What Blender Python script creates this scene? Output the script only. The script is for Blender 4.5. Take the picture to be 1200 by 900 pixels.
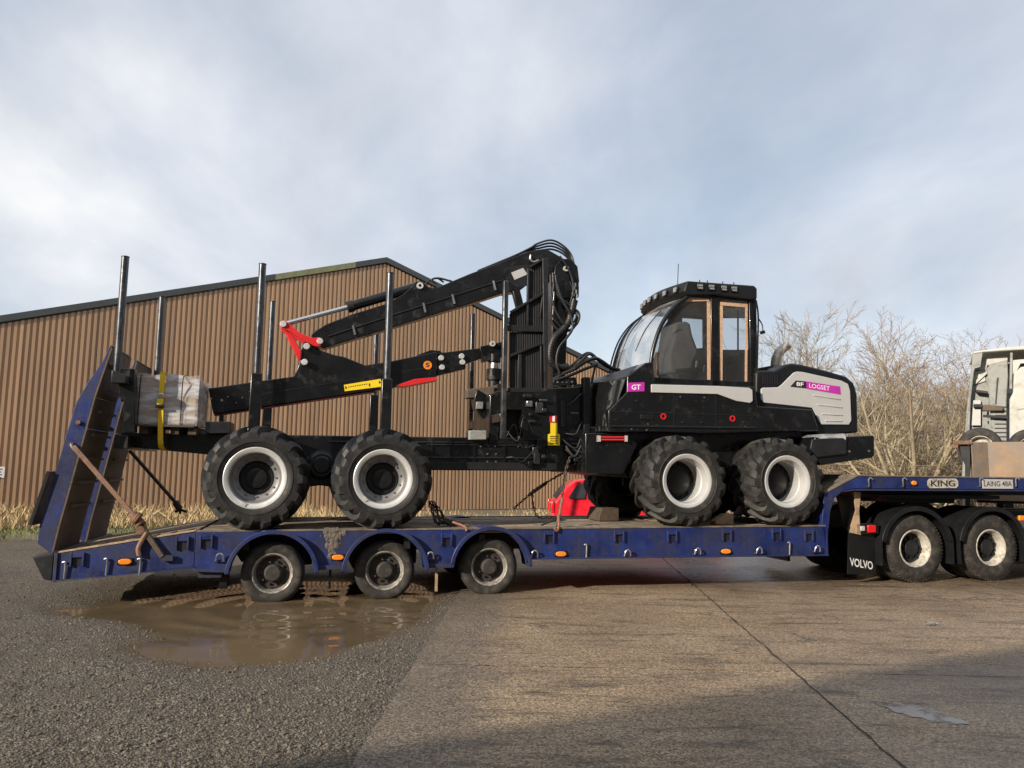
import bpy, bmesh, math, random
import numpy as np
from mathutils import Vector, Matrix

for o in list(bpy.data.objects): bpy.data.objects.remove(o)
S = bpy.context.scene
COL = S.collection
random.seed(7); RNG = np.random.default_rng(7)
R = math.radians

# ------------------------------------------------------------------ camera
F, H, PITCH, ROLL = 900.0, 1.64, R(6.4), 0.0155
cam = bpy.data.cameras.new('camera'); cam.sensor_width = 36; cam.lens = 36*F/1200; cam.clip_end = 3000; cam.clip_start = .05
camo = bpy.data.objects.new('camera', cam); COL.objects.link(camo)
camo.matrix_world = Matrix.Translation((0, 0, H)) @ Matrix.Rotation(R(90)+PITCH, 4, 'X') @ Matrix.Rotation(ROLL, 4, 'Z')
S.camera = camo
S.render.resolution_x, S.render.resolution_y = 1024, 768

# ------------------------------------------------------------------ light
SUN_EL, SUN_AZ = R(21), math.atan2(-.69, -.72)          # direction towards the sun, angle from +X
SUNV = Vector((math.cos(SUN_AZ)*math.cos(SUN_EL), math.sin(SUN_AZ)*math.cos(SUN_EL), math.sin(SUN_EL)))
sl = bpy.data.lights.new('sun', 'SUN'); sl.energy = 4.9; sl.angle = R(.55); sl.color = (1, .88, .72)
so = bpy.data.objects.new('sun', sl); COL.objects.link(so)
so.rotation_euler = SUNV.to_track_quat('Z', 'Y').to_euler(); so.location = SUNV*60
wd = bpy.data.worlds.new('World'); S.world = wd; wd.use_nodes = True
nt = wd.node_tree; nt.nodes.clear()
def N(t, typ, **kw):
    n = t.nodes.new(typ)
    for k, v in kw.items():
        if k.startswith('i_'): n.inputs[k[2:].replace('_', ' ')].default_value = v
        else: setattr(n, k, v)
    return n
def ramp(t, stops, src=None):
    n = t.nodes.new('ShaderNodeValToRGB')
    e = n.color_ramp.elements
    while len(e) < len(stops): e.new(.5)
    for q, (p, c) in zip(e, stops): q.position = p; q.color = c if len(c) == 4 else (*c, 1)
    if src is not None: t.links.new(src, n.inputs[0])
    return n
sky = N(nt, 'ShaderNodeTexSky', sky_type='NISHITA', sun_disc=False, sun_elevation=SUN_EL, sun_rotation=R(90)-SUN_AZ, air_density=1.0, dust_density=1.2, ozone_density=1.0)
tc = N(nt, 'ShaderNodeTexCoord')
# clouds: noise in the direction projected on a flat cloud layer
sep = N(nt, 'ShaderNodeSeparateXYZ'); nt.links.new(tc.outputs['Generated'], sep.inputs[0])
zz = N(nt, 'ShaderNodeMath', operation='MAXIMUM'); zz.inputs[1].default_value = 0.0; nt.links.new(sep.outputs[2], zz.inputs[0])
za = N(nt, 'ShaderNodeMath', operation='ADD'); za.inputs[1].default_value = .32; nt.links.new(zz.outputs[0], za.inputs[0])
dv = N(nt, 'ShaderNodeVectorMath', operation='DIVIDE'); nt.links.new(tc.outputs['Generated'], dv.inputs[0])
cb = N(nt, 'ShaderNodeCombineXYZ'); cb.inputs[2].default_value = 1
nt.links.new(za.outputs[0], cb.inputs[0]); nt.links.new(za.outputs[0], cb.inputs[1]); nt.links.new(cb.outputs[0], dv.inputs[1])
mp = N(nt, 'ShaderNodeMapping'); mp.inputs['Location'].default_value = (1.35, .2, 0); mp.inputs['Rotation'].default_value = (0, 0, R(28)); mp.inputs['Scale'].default_value = (1.0, .62, .6)
nt.links.new(dv.outputs[0], mp.inputs[0])
cn = N(nt, 'ShaderNodeTexNoise', i_Scale=1.15, i_Detail=9.0, i_Roughness=.52, i_Distortion=.25); nt.links.new(mp.outputs[0], cn.inputs['Vector'])
cn2 = N(nt, 'ShaderNodeTexNoise', i_Scale=1.9, i_Detail=10.0, i_Roughness=.54, i_Distortion=.3); nt.links.new(mp.outputs[0], cn2.inputs['Vector'])
cov = ramp(nt, [(.36, (.5,)*3), (.6, (1,)*3)], cn.outputs[0])
cc = ramp(nt, [(.3, (3.75, 4.1, 4.7)), (.5, (5.0, 5.3, 5.85)), (.68, (6.6, 6.65, 6.75))], cn2.outputs[0])
mx = N(nt, 'ShaderNodeMix', data_type='RGBA'); nt.links.new(cov.outputs[0], mx.inputs[0]); nt.links.new(sky.outputs[0], mx.inputs[6]); nt.links.new(cc.outputs[0], mx.inputs[7])
bg = N(nt, 'ShaderNodeBackground'); bg.inputs[1].default_value = .118; nt.links.new(mx.outputs[2], bg.inputs[0])
wo = N(nt, 'ShaderNodeOutputWorld'); nt.links.new(bg.outputs[0], wo.inputs[0])
S.view_settings.view_transform = 'Standard'; S.view_settings.look = 'None'; S.view_settings.exposure = 0.32; S.view_settings.gamma = 1
S.render.engine = 'CYCLES'
S.cycles.max_bounces = 8; S.cycles.transparent_max_bounces = 24; S.cycles.caustics_reflective = False; S.cycles.caustics_refractive = False

# ------------------------------------------------------------------ measuring helpers: photo pixel -> point on a real plane
A = math.atan(.25); D0 = 10.45
UV = (math.cos(A), math.sin(A)); VV = (-math.sin(A), math.cos(A))
def ray(px, py):
    x, y = (px-600)/F, -(py-450)/F
    c, s = math.cos(ROLL), math.sin(ROLL)
    x, y = c*x-s*y, s*x+c*y
    return x, math.cos(PITCH)-math.sin(PITCH)*y, math.sin(PITCH)+math.cos(PITCH)*y
def T(px, py, v):                       # rig frame: u along the trailer, v away from the camera, z up
    r = ray(px, py); t = (v+D0*VV[1])/(r[0]*VV[0]+r[1]*VV[1])
    x, y = r[0]*t, r[1]*t-D0
    return x*UV[0]+y*UV[1], H+r[2]*t
def P(v, *pts): return [T(x, y, v) for x, y in pts]
def P3(v, *pts): return [(a, v, b) for a, b in P(v, *pts)]
def G(px, py, z=0.0):
    r = ray(px, py); t = (z-H)/r[2]; return r[0]*t, r[1]*t
def W(u, v, z): return Vector((u*UV[0]+v*VV[0], D0+u*UV[1]+v*VV[1], z))
WA, WD0 = math.atan(.62), 30.0          # cladding wall frame
WU = (math.cos(WA), math.sin(WA)); WV = (-math.sin(WA), math.cos(WA))
def TW(px, py, v=0.0):
    r = ray(px, py); t = (v+WD0*WV[1])/(r[0]*WV[0]+r[1]*WV[1])
    x, y = r[0]*t, r[1]*t-WD0
    return x*WU[0]+y*WU[1], H+r[2]*t

# ------------------------------------------------------------------ materials
def mat(name, col, rough=.5, metal=0.0, var=.12, vscale=6, bump=0.0, bscale=60, dirt=None, coat=0.0, rvar=.1, spec=.5):
    m = bpy.data.materials.new(name); m.use_nodes = True
    t = m.node_tree; b = t.nodes['Principled BSDF']; L = t.links.new
    tcn = N(t, 'ShaderNodeTexCoord'); co = tcn.outputs['Object']
    n1 = N(t, 'ShaderNodeTexNoise', i_Scale=vscale, i_Detail=6.0, i_Roughness=.6); L(co, n1.inputs['Vector'])
    lo = tuple(c*(1-var) for c in col); hi = tuple(min(1, c*(1+var)) for c in col)
    cr = ramp(t, [(.3, lo), (.7, hi)], n1.outputs[0]); cout = cr.outputs[0]
    rr = N(t, 'ShaderNodeMapRange'); rr.inputs[1].default_value = .3; rr.inputs[2].default_value = .7
    rr.inputs[3].default_value = max(.02, rough-rvar); rr.inputs[4].default_value = min(1, rough+rvar); L(n1.outputs[0], rr.inputs[0]); rout = rr.outputs[0]
    for d in ([dirt] if dirt and not isinstance(dirt, list) else dirt or []):
        dc, amt, sc = d
        n2 = N(t, 'ShaderNodeTexNoise', i_Scale=sc, i_Detail=9.0, i_Roughness=.68, i_Distortion=.2); L(co, n2.inputs['Vector'])
        dr = ramp(t, [(max(0, .62-amt*.45), (0, 0, 0)), (min(1, .8-amt*.35), (1, 1, 1))], n2.outputs[0])
        mm = N(t, 'ShaderNodeMix', data_type='RGBA'); L(dr.outputs[0], mm.inputs[0]); L(cout, mm.inputs[6]); mm.inputs[7].default_value = (*dc, 1); cout = mm.outputs[2]
        m2 = N(t, 'ShaderNodeMix', data_type='FLOAT'); L(dr.outputs[0], m2.inputs[0]); L(rout, m2.inputs[2]); m2.inputs[3].default_value = .85; rout = m2.outputs[0]
    L(cout, b.inputs['Base Color']); L(rout, b.inputs['Roughness'])
    b.inputs['Metallic'].default_value = metal; b.inputs['Coat Weight'].default_value = coat; b.inputs['Specular IOR Level'].default_value = spec
    if bump:
        n3 = N(t, 'ShaderNodeTexNoise', i_Scale=bscale, i_Detail=5.0); L(co, n3.inputs['Vector'])
        bp = N(t, 'ShaderNodeBump', i_Strength=bump, i_Distance=.01); L(n3.outputs[0], bp.inputs['Height']); L(bp.outputs[0], b.inputs['Normal'])
    return m
DUST = (.2, .16, .11)
M = {}
M['black'] = mat('black_paint', (.0065, .007, .0083), .27, var=.2, vscale=3, dirt=((.03, .028, .026), .14, 5), coat=.15, spec=.42)
M['black_matt'] = mat('black_plastic', (.009, .0098, .0115), .42, var=.15, bump=.1, bscale=120, spec=.35)
M['charcoal'] = mat('charcoal_steel', (.016, .017, .02), .42, dirt=((.035, .032, .03), .12, 7), spec=.35)
M['stake'] = mat('stake_steel', (.1, .105, .115), .3, metal=.85, var=.2, dirt=((.08, .08, .08), .2, 6))
M['grey_panel'] = mat('light_grey_panel', (.47, .47, .475), .36, var=.03, coat=.2)
M['silver'] = mat('rim_silver', (.58, .585, .59), .36, metal=.3, var=.05, dirt=((.3, .27, .22), .1, 9))
M['rim_dark'] = mat('rim_dark_grey', (.2, .2, .205), .45, metal=.2, var=.12)
M['rim_cream'] = mat('truck_rim_white', (.5, .48, .43), .5, var=.1, dirt=((.16, .12, .08), .35, 12))
M['rim_worn'] = mat('trailer_rim_worn', (.36, .34, .31), .5, metal=.3, var=.2, dirt=((.07, .06, .05), .4, 14))
M['chrome'] = mat('chrome', (.75, .75, .76), .16, metal=1.0, var=.04, rvar=.05)
M['steel'] = mat('bright_steel', (.5, .5, .5), .32, metal=.9, var=.1)
M['exhaust'] = mat('exhaust_steel', (.5, .44, .37), .42, metal=.55, var=.2, vscale=14)
M['rubber'] = mat('tyre_rubber', (.012, .012, .013), .58, var=.25, vscale=9, bump=.25, bscale=90, dirt=((.045, .04, .034), .16, 7), rvar=.14)
M['rubber_muddy'] = mat('tyre_rubber_dusty', (.014, .0138, .0135), .6, var=.3, vscale=8, bump=.4, bscale=70, dirt=[((.075, .066, .052), .2, 6), ((.04, .037, .032), .2, 22)])
M['rubber_old'] = mat('tyre_rubber_worn', (.022, .021, .02), .72, var=.3, vscale=14, bump=.4, bscale=80, dirt=((.085, .07, .055), .32, 8))
M['blue'] = mat('trailer_blue_paint', (.0105, .025, .135), .38, var=.45, vscale=3, bump=.12, bscale=30, dirt=[((.012, .018, .065), .45, 2.2), ((.03, .027, .028), .16, 7), ((.08, .055, .04), .08, 19)])
M['blue_dark'] = mat('trailer_blue_grimy', (.018, .028, .13), .55, var=.3, dirt=((.03, .027, .025), .5, 4))
M['deck'] = mat('deck_steel_dirty', (.13, .11, .09), .75, var=.3, vscale=9, bump=.5, bscale=40, dirt=((.24, .19, .13), .35, 6))
M['plank'] = mat('deck_plank_grey', (.26, .215, .165), .8, var=.35, vscale=12, bump=.6, bscale=55, dirt=((.12, .095, .075), .4, 7))
M['plank_pale'] = mat('deck_plank_pale', (.42, .30, .19), .75, var=.2, vscale=10, bump=.5, bscale=60, dirt=((.16, .12, .09), .3, 9))
M['rust'] = mat('rusty_steel', (.19, .10, .06), .8, var=.4, vscale=14, bump=.5, bscale=70, dirt=((.07, .045, .035), .35, 9))
M['ramp_face'] = mat('ramp_worn_steel', (.1, .078, .06), .75, var=.35, vscale=7, bump=.5, bscale=35, dirt=((.15, .09, .06), .3, 6))
M['chain'] = mat('chain_rust', (.07, .05, .042), .7, metal=.3, var=.4, vscale=30)
M['chain_red'] = mat('chain_bright_rust', (.24, .105, .07), .75, var=.4, vscale=30)
M['strap_tan'] = mat('strap_webbing_faded', (.26, .15, .10), .85, var=.2, vscale=30, bump=.4, bscale=200, dirt=((.12, .08, .06), .3, 12))
M['yellow'] = mat('yellow_webbing', (.78, .52, .02), .7, var=.08, bump=.3, bscale=250)
M['yellow_dec'] = mat('yellow_decal', (.85, .62, .02), .45, var=.05)
M['maroon'] = mat('wear_strip', (.14, .012, .014), .5)
M['red'] = mat('red_paint', (.62, .02, .025), .35, var=.08, coat=.3)
M['car_red'] = mat('car_red_paint', (.66, .015, .03), .3, var=.04, coat=.8)
M['magenta'] = mat('magenta_decal', (.48, .03, .38), .4, var=.05)
M['white'] = mat('white_lettering', (.85, .85, .85), .5, var=.03)
M['dark_print'] = mat('dark_print', (.015, .014, .02), .5, var=.05)
M['orange'] = mat('orange_lens', (.85, .25, .02), .25, var=.1, coat=.5)
M['red_lens'] = mat('red_lens', (.65, .01, .015), .2, var=.1, coat=.5)
M['hose'] = mat('rubber_hose', (.018, .018, .02), .42, var=.2, bump=.3, bscale=120)
M['wood_edge'] = mat('masking_board', (.52, .34, .22), .7, var=.25, vscale=25)
M['timber'] = mat('timber_block', (.085, .062, .045), .8, var=.3, vscale=10, bump=.5, dirt=((.04, .032, .025), .35, 9))
M['seat'] = mat('seat_cloth', (.075, .075, .08), .9, var=.2, vscale=20, bump=.4, bscale=150)
M['card'] = mat('cardboard', (.46, .31, .19), .85, var=.12, vscale=5)
M['cream'] = mat('cream_cab_paint', (.46, .47, .44), .45, var=.06, dirt=((.33, .31, .25), .25, 5))
M['cab_grey'] = mat('cab_grey_panel', (.27, .28, .27), .6, var=.15, dirt=((.14, .13, .11), .3, 6))
M['rust_sheet'] = mat('rusty_sheet', (.27, .19, .125), .8, var=.25, vscale=2.5, bump=.3, dirt=[((.22, .19, .17), .45, 2.2), ((.33, .2, .1), .25, 5)])
M['trim'] = mat('roof_trim_grey', (.055, .062, .066), .55, var=.1)
M['trim_green'] = mat('roof_trim_moss', (.21, .22, .12), .7, var=.2)
M['plinth'] = mat('concrete_plinth', (.26, .24, .22), .9, var=.2, bump=.5)
M['mud'] = mat('dried_mud', (.13, .112, .095), .95, var=.3, vscale=20, bump=.8, bscale=40)
M['bark'] = mat('pale_bark', (.31, .26, .175), .85, var=.25, vscale=5, bump=.5)
M['bark_dark'] = mat('dark_bark', (.13, .1, .07), .9, var=.3, vscale=4)
M['twig'] = mat('tan_twigs', (.225, .18, .12), .85, var=.3, vscale=2)
M['twig_red'] = mat('russet_twigs', (.25, .165, .115), .85, var=.3, vscale=2)
M['twig_grey'] = mat('grey_brown_twigs', (.26, .21, .15), .85, var=.25, vscale=2)
M['grass_dry'] = mat('dry_grass', (.4, .3, .16), .85, var=.3, vscale=3)
M['grass_green'] = mat('mossy_grass', (.13, .165, .045), .9, var=.35, vscale=3)
M['bracken'] = mat('dead_bracken', (.17, .127, .083), .9, var=.35, vscale=1.5)
M['stone'] = mat('gravel_stones', (.135, .118, .097), .85, var=.65, vscale=14, spec=.2)
M['wall_beige'] = mat('warehouse_render', (.4, .37, .33), .85, var=.1)

def add_streaks(m, col, amt):
    t = m.node_tree; b = t.nodes['Principled BSDF']; L = t.links.new; src = b.inputs['Base Color'].links[0].from_socket
    tcn = N(t, 'ShaderNodeTexCoord'); mpn = N(t, 'ShaderNodeMapping'); mpn.inputs['Scale'].default_value = (9, 9, .9); L(tcn.outputs['Object'], mpn.inputs[0])
    n = N(t, 'ShaderNodeTexNoise', i_Scale=1.3, i_Detail=7.0, i_Roughness=.65); L(mpn.outputs[0], n.inputs['Vector']); r = ramp(t, [(.5, (0,)*3), (.72, (amt,)*3)], n.outputs[0])
    x = N(t, 'ShaderNodeMix', data_type='RGBA'); L(r.outputs[0], x.inputs[0]); L(src, x.inputs[6]); x.inputs[7].default_value = (*col, 1); L(x.outputs[2], b.inputs['Base Color'])
add_streaks(M['blue'], (.04, .035, .036), .5); M['blue_streak'] = M['blue']
def glass_mat(name, tint, refl=1.0, haze=.12):
    m = bpy.data.materials.new(name); m.use_nodes = True; t = m.node_tree; t.nodes.clear(); L = t.links.new
    o = N(t, 'ShaderNodeOutputMaterial'); tr = N(t, 'ShaderNodeBsdfTransparent'); tr.inputs[0].default_value = (*tint, 1)
    gl = N(t, 'ShaderNodeBsdfGlossy'); gl.inputs['Roughness'].default_value = .02
    fr = N(t, 'ShaderNodeFresnel'); fr.inputs[0].default_value = 1.5
    mu = N(t, 'ShaderNodeMath', operation='MULTIPLY'); mu.inputs[1].default_value = refl; L(fr.outputs[0], mu.inputs[0])
    x = N(t, 'ShaderNodeMixShader'); L(mu.outputs[0], x.inputs[0]); L(tr.outputs[0], x.inputs[1]); L(gl.outputs[0], x.inputs[2])
    df = N(t, 'ShaderNodeBsdfDiffuse'); df.inputs[0].default_value = (.7, .7, .7, 1); tcn = N(t, 'ShaderNodeTexCoord'); nn = N(t, 'ShaderNodeTexNoise', i_Scale=3.0, i_Detail=6.0); L(tcn.outputs['Object'], nn.inputs['Vector'])  # diffuse white paints a milky sky reflection into the glass
    dr = ramp(t, [(.35, (.02,)*3), (.75, (haze,)*3)], nn.outputs[0]); y = N(t, 'ShaderNodeMixShader'); L(dr.outputs[0], y.inputs[0]); L(x.outputs[0], y.inputs[1]); L(df.outputs[0], y.inputs[2]); L(y.outputs[0], o.inputs[0])
    return m
M['glass'] = glass_mat('cab_glass', (.88, .9, .91), 1.0, .05); M['glass_hazed'] = glass_mat('cab_glass_hazed', (.88, .89, .9), 1.6, .3)
M['car_glass'] = glass_mat('car_glass', (.25, .28, .28))
def film_mat():
    m = bpy.data.materials.new('shrink_film'); m.use_nodes = True; t = m.node_tree; t.nodes.clear(); L = t.links.new
    o = N(t, 'ShaderNodeOutputMaterial'); tr = N(t, 'ShaderNodeBsdfTransparent'); tr.inputs[0].default_value = (.93, .94, .95, 1)
    b = N(t, 'ShaderNodeBsdfPrincipled'); b.inputs['Base Color'].default_value = (.74, .77, .83, 1); b.inputs['Roughness'].default_value = .2
    tcn = N(t, 'ShaderNodeTexCoord'); mpn = N(t, 'ShaderNodeMapping'); mpn.inputs['Scale'].default_value = (1.0, 1.0, 4.5); mpn.inputs['Rotation'].default_value = (0, .15, 0); L(tcn.outputs['Object'], mpn.inputs[0])
    n = N(t, 'ShaderNodeTexNoise', i_Scale=2.2, i_Detail=5.0, i_Roughness=.55, i_Distortion=.5); L(mpn.outputs[0], n.inputs['Vector'])
    r = ramp(t, [(.42, (.2,)*3), (.62, (.72,)*3)], n.outputs[0])
    bp = N(t, 'ShaderNodeBump', i_Strength=.5, i_Distance=.02); L(n.outputs[0], bp.inputs['Height']); L(bp.outputs[0], b.inputs['Normal'])
    x = N(t, 'ShaderNodeMixShader'); L(r.outputs[0], x.inputs[0]); L(tr.outputs[0], x.inputs[1]); L(b.outputs[0], x.inputs[2]); L(x.outputs[0], o.inputs[0])
    return m
M['film'] = film_mat()
def cladding_mat():
    m = mat('tan_cladding', (.43, .283, .175), .55, var=.06, vscale=.5)
    t = m.node_tree; b = t.nodes['Principled BSDF']; L = t.links.new
    src = b.inputs['Base Color'].links[0].from_socket
    tcn = N(t, 'ShaderNodeTexCoord'); mpn = N(t, 'ShaderNodeMapping'); mpn.inputs['Scale'].default_value = (6.6, 1, .12); L(tcn.outputs['Object'], mpn.inputs[0])
    n = N(t, 'ShaderNodeTexNoise', i_Scale=1.0, i_Detail=4.0); L(mpn.outputs[0], n.inputs['Vector'])
    r = ramp(t, [(.3, (.78, .78, .78)), (.7, (1.15, 1.13, 1.1))], n.outputs[0])
    mm = N(t, 'ShaderNodeMix', data_type='RGBA', blend_type='MULTIPLY'); mm.inputs[0].default_value = 1; L(src, mm.inputs[6]); L(r.outputs[0], mm.inputs[7])
    oi = N(t, 'ShaderNodeObjectInfo'); r2 = ramp(t, [(0, (.9, .9, .91)), (1, (1.08, 1.07, 1.05))], oi.outputs['Random'])
    m3 = N(t, 'ShaderNodeMix', data_type='RGBA', blend_type='MULTIPLY'); m3.inputs[0].default_value = 1; L(mm.outputs[2], m3.inputs[6]); L(r2.outputs[0], m3.inputs[7])
    mp2 = N(t, 'ShaderNodeMapping'); mp2.inputs['Scale'].default_value = (2.2, 1, .16); L(tcn.outputs['Object'], mp2.inputs[0]); n4 = N(t, 'ShaderNodeTexNoise', i_Scale=1.6, i_Detail=8.0, i_Roughness=.7); L(mp2.outputs[0], n4.inputs['Vector'])
    r4 = ramp(t, [(.55, (0,)*3), (.75, (.45,)*3)], n4.outputs[0]); m4 = N(t, 'ShaderNodeMix', data_type='RGBA'); L(r4.outputs[0], m4.inputs[0]); L(m3.outputs[2], m4.inputs[6]); m4.inputs[7].default_value = (.22, .16, .11, 1); L(m4.outputs[2], b.inputs['Base Color'])
    return m
M['clad'] = cladding_mat()

def ground_mat(name, kind):
    m = bpy.data.materials.new(name); m.use_nodes = True; t = m.node_tree; b = t.nodes['Principled BSDF']; L = t.links.new
    g = N(t, 'ShaderNodeNewGeometry'); co = g.outputs['Position']
    def noise(sc, det=6.0, rough=.6, dist=0.0, vec=co):
        n = N(t, 'ShaderNodeTexNoise', i_Scale=sc, i_Detail=det, i_Roughness=rough, i_Distortion=dist); L(vec, n.inputs['Vector']); return n.outputs[0]
    def mix(f, a, c, typ='MIX'):
        x = N(t, 'ShaderNodeMix', data_type='RGBA', blend_type=typ)
        if isinstance(f, float): x.inputs[0].default_value = f
        else: L(f, x.inputs[0])
        for k, q in ((6, a), (7, c)):
            if isinstance(q, tuple): x.inputs[k].default_value = (*q, 1)
            else: L(q, x.inputs[k])
        return x.outputs[2]
    if kind == 'concrete':
        c = ramp(t, [(.3, (.18, .132, .086)), (.5, (.255, .192, .13)), (.72, (.335, .262, .186))], noise(.55, 8.0, .62, .3)).outputs[0]
        c = mix(ramp(t, [(.45, (0,)*3), (.75, (.55,)*3)], noise(45, 3.0)).outputs[0], c, (.4, .33, .25))
        mpn = N(t, 'ShaderNodeMapping'); mpn.inputs['Scale'].default_value = (.9, 4.2, 1); mpn.inputs['Rotation'].default_value = (0, 0, R(-8)); L(co, mpn.inputs[0])
        st = ramp(t, [(.51, (0,)*3), (.64, (.9,)*3)], noise(1.1, 10.0, .76, .5, mpn.outputs[0])).outputs[0]
        c = mix(st, c, (.075, .06, .045))
        spk = N(t, 'ShaderNodeTexVoronoi', i_Scale=85.0); L(co, spk.inputs['Vector']); sc3 = N(t, 'ShaderNodeSeparateColor'); L(spk.outputs['Color'], sc3.inputs[0])
        c = mix(1.0, c, ramp(t, [(0, (.42, .41, .39)), (.5, (1.0, 1.0, 1.0)), (1, (1.75, 1.7, 1.62))], sc3.outputs[0]).outputs[0], 'MULTIPLY')
        ck = N(t, 'ShaderNodeTexVoronoi', feature='DISTANCE_TO_EDGE', i_Scale=.33); wv = N(t, 'ShaderNodeVectorMath', operation='ADD'); wn_ = N(t, 'ShaderNodeTexNoise', i_Scale=1.7, i_Detail=8.0, i_Roughness=.7); L(co, wn_.inputs['Vector']); L(co, wv.inputs[0]); L(wn_.outputs['Color'], wv.inputs[1]); L(wv.outputs[0], ck.inputs['Vector'])
        cm = N(t, 'ShaderNodeMath', operation='MULTIPLY'); L(ramp(t, [(.0015, (1,)*3), (.005, (0,)*3)], ck.outputs['Distance']).outputs[0], cm.inputs[0]); L(ramp(t, [(.48, (0,)*3), (.55, (1,)*3)], noise(.45, 3.0)).outputs[0], cm.inputs[1])
        c = mix(cm.outputs[0], c, (.05, .042, .035))
        c = mix(ramp(t, [(.62, (0,)*3), (.66, (1,)*3)], noise(28, 2.0)).outputs[0], c, (.12, .1, .08))
        oi = N(t, 'ShaderNodeObjectInfo')   # slab tone: every pour cured a little differently
        c = mix(1.0, c, ramp(t, [(0, (.82, .82, .84)), (1, (1.12, 1.1, 1.06))], oi.outputs['Random']).outputs[0], 'MULTIPLY')
        # gravel and dirt trodden over the left edge
        sp0 = N(t, 'ShaderNodeSeparateXYZ'); L(co, sp0.inputs[0])
        ex = N(t, 'ShaderNodeMath', operation='MULTIPLY_ADD'); L(sp0.outputs[1], ex.inputs[0]); ex.inputs[1].default_value = -.032; ex.inputs[2].default_value = 1.009
        e2 = N(t, 'ShaderNodeMath', operation='ADD'); L(sp0.outputs[0], e2.inputs[0]); L(ex.outputs[0], e2.inputs[1])
        e3 = N(t, 'ShaderNodeMapRange'); e3.inputs[1].default_value = .95; e3.inputs[2].default_value = 0.0; L(e2.outputs[0], e3.inputs[0])
        e4 = N(t, 'ShaderNodeMath', operation='ADD'); L(e3.outputs[0], e4.inputs[0]); L(noise(2.5, 8.0, .75), e4.inputs[1])
        c = mix(ramp(t, [(.0, (0,)*3), (.62, (0,)*3), (1.0, (.8,)*3)], e4.outputs[0]).outputs[0], c, mix(1.0, (.15, .125, .1), ramp(t, [(0, (.4,)*3), (.6, (1.0,)*3), (1, (2.0,)*3)], sc3.outputs[0]).outputs[0], 'MULTIPLY'))
        # damp film: strongest in the run-off behind the trailer
        sp = N(t, 'ShaderNodeSeparateXYZ'); L(co, sp.inputs[0])
        yr0 = N(t, 'ShaderNodeMapRange'); yr0.inputs[1].default_value = 10.8; yr0.inputs[2].default_value = 12.2; L(sp.outputs[1], yr0.inputs[0])
        xr = N(t, 'ShaderNodeMapRange'); xr.inputs[1].default_value = 1.9; xr.inputs[2].default_value = 3.2; L(sp.outputs[0], xr.inputs[0])
        yr = N(t, 'ShaderNodeMath', operation='MULTIPLY'); L(yr0.outputs[0], yr.inputs[0]); L(xr.outputs[0], yr.inputs[1])
        wn0 = ramp(t, [(.36, (.1,)*3), (.6, (1,)*3)], noise(.7, 6.0, .6, .5)).outputs[0]
        fx = N(t, 'ShaderNodeMapRange'); fx.inputs[1].default_value = 2.2; fx.inputs[2].default_value = 2.9; L(sp.outputs[0], fx.inputs[0]); fy = N(t, 'ShaderNodeMapRange'); fy.inputs[1].default_value = 7.4; fy.inputs[2].default_value = 6.5; L(sp.outputs[1], fy.inputs[0])
        fm = N(t, 'ShaderNodeMath', operation='MULTIPLY'); L(fx.outputs[0], fm.inputs[0]); L(fy.outputs[0], fm.inputs[1]); fa = N(t, 'ShaderNodeMath', operation='MULTIPLY_ADD'); L(fm.outputs[0], fa.inputs[0]); fa.inputs[1].default_value = .7; 
        dm = N(t, 'ShaderNodeMath', operation='SUBTRACT'); L(yr0.outputs[0], dm.inputs[0]); L(yr.outputs[0], dm.inputs[1]); d2 = N(t, 'ShaderNodeMath', operation='SUBTRACT'); d2.inputs[0].default_value = 1.0; L(dm.outputs[0], d2.inputs[1])
        d3 = N(t, 'ShaderNodeMath', operation='MULTIPLY'); L(d2.outputs[0], d3.inputs[0]); L(wn0, d3.inputs[1]); L(d3.outputs[0], fa.inputs[2]); wn = fa.outputs[0]
        ad = N(t, 'ShaderNodeMath', operation='MULTIPLY_ADD'); L(wn, ad.inputs[0]); ad.inputs[1].default_value = .5; 
        mu = N(t, 'ShaderNodeMath', operation='MULTIPLY'); L(yr.outputs[0], mu.inputs[0]); mu.inputs[1].default_value = .75; L(mu.outputs[0], ad.inputs[2])
        wet = N(t, 'ShaderNodeMath', operation='MINIMUM'); wet.inputs[1].default_value = 1.0; L(ad.outputs[0], wet.inputs[0])
        c = mix(wet.outputs[0], c, mix(1.0, c, (.72, .72, .74), 'MULTIPLY'))
        rr = N(t, 'ShaderNodeMapRange'); rr.inputs[3].default_value = .72; rr.inputs[4].default_value = .26; L(wet.outputs[0], rr.inputs[0]); L(rr.outputs[0], b.inputs['Roughness'])
        rs_ = N(t, 'ShaderNodeMapRange'); rs_.inputs[3].default_value = .3; rs_.inputs[4].default_value = .6; L(wet.outputs[0], rs_.inputs[0]); L(rs_.outputs[0], b.inputs['Specular IOR Level'])
        hgt = N(t, 'ShaderNodeMath', operation='ADD'); L(noise(70, 4.0, .7), hgt.inputs[0]); L(noise(9, 5.0, .6), hgt.inputs[1])
        bp = N(t, 'ShaderNodeBump', i_Strength=.55, i_Distance=.012); L(hgt.outputs[0], bp.inputs['Height']); L(bp.outputs[0], b.inputs['Normal'])
    elif kind == 'gravel':
        vo = N(t, 'ShaderNodeTexVoronoi', i_Scale=60.0); L(co, vo.inputs['Vector'])
        hs = N(t, 'ShaderNodeSeparateColor'); L(vo.outputs['Color'], hs.inputs[0])
        c = ramp(t, [(0, (.045, .04, .033)), (.55, (.115, .1, .082)), (.85, (.185, .163, .136)), (1, (.36, .325, .275))], hs.outputs[0]).outputs[0]
        base = ramp(t, [(.3, (.065, .055, .045)), (.7, (.15, .125, .095))], noise(.5, 7.0, .6, .3)).outputs[0]
        c = mix(ramp(t, [(.35, (.25,)*3), (.65, (.8,)*3)], noise(1.3, 6.0)).outputs[0], base, c)
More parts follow.
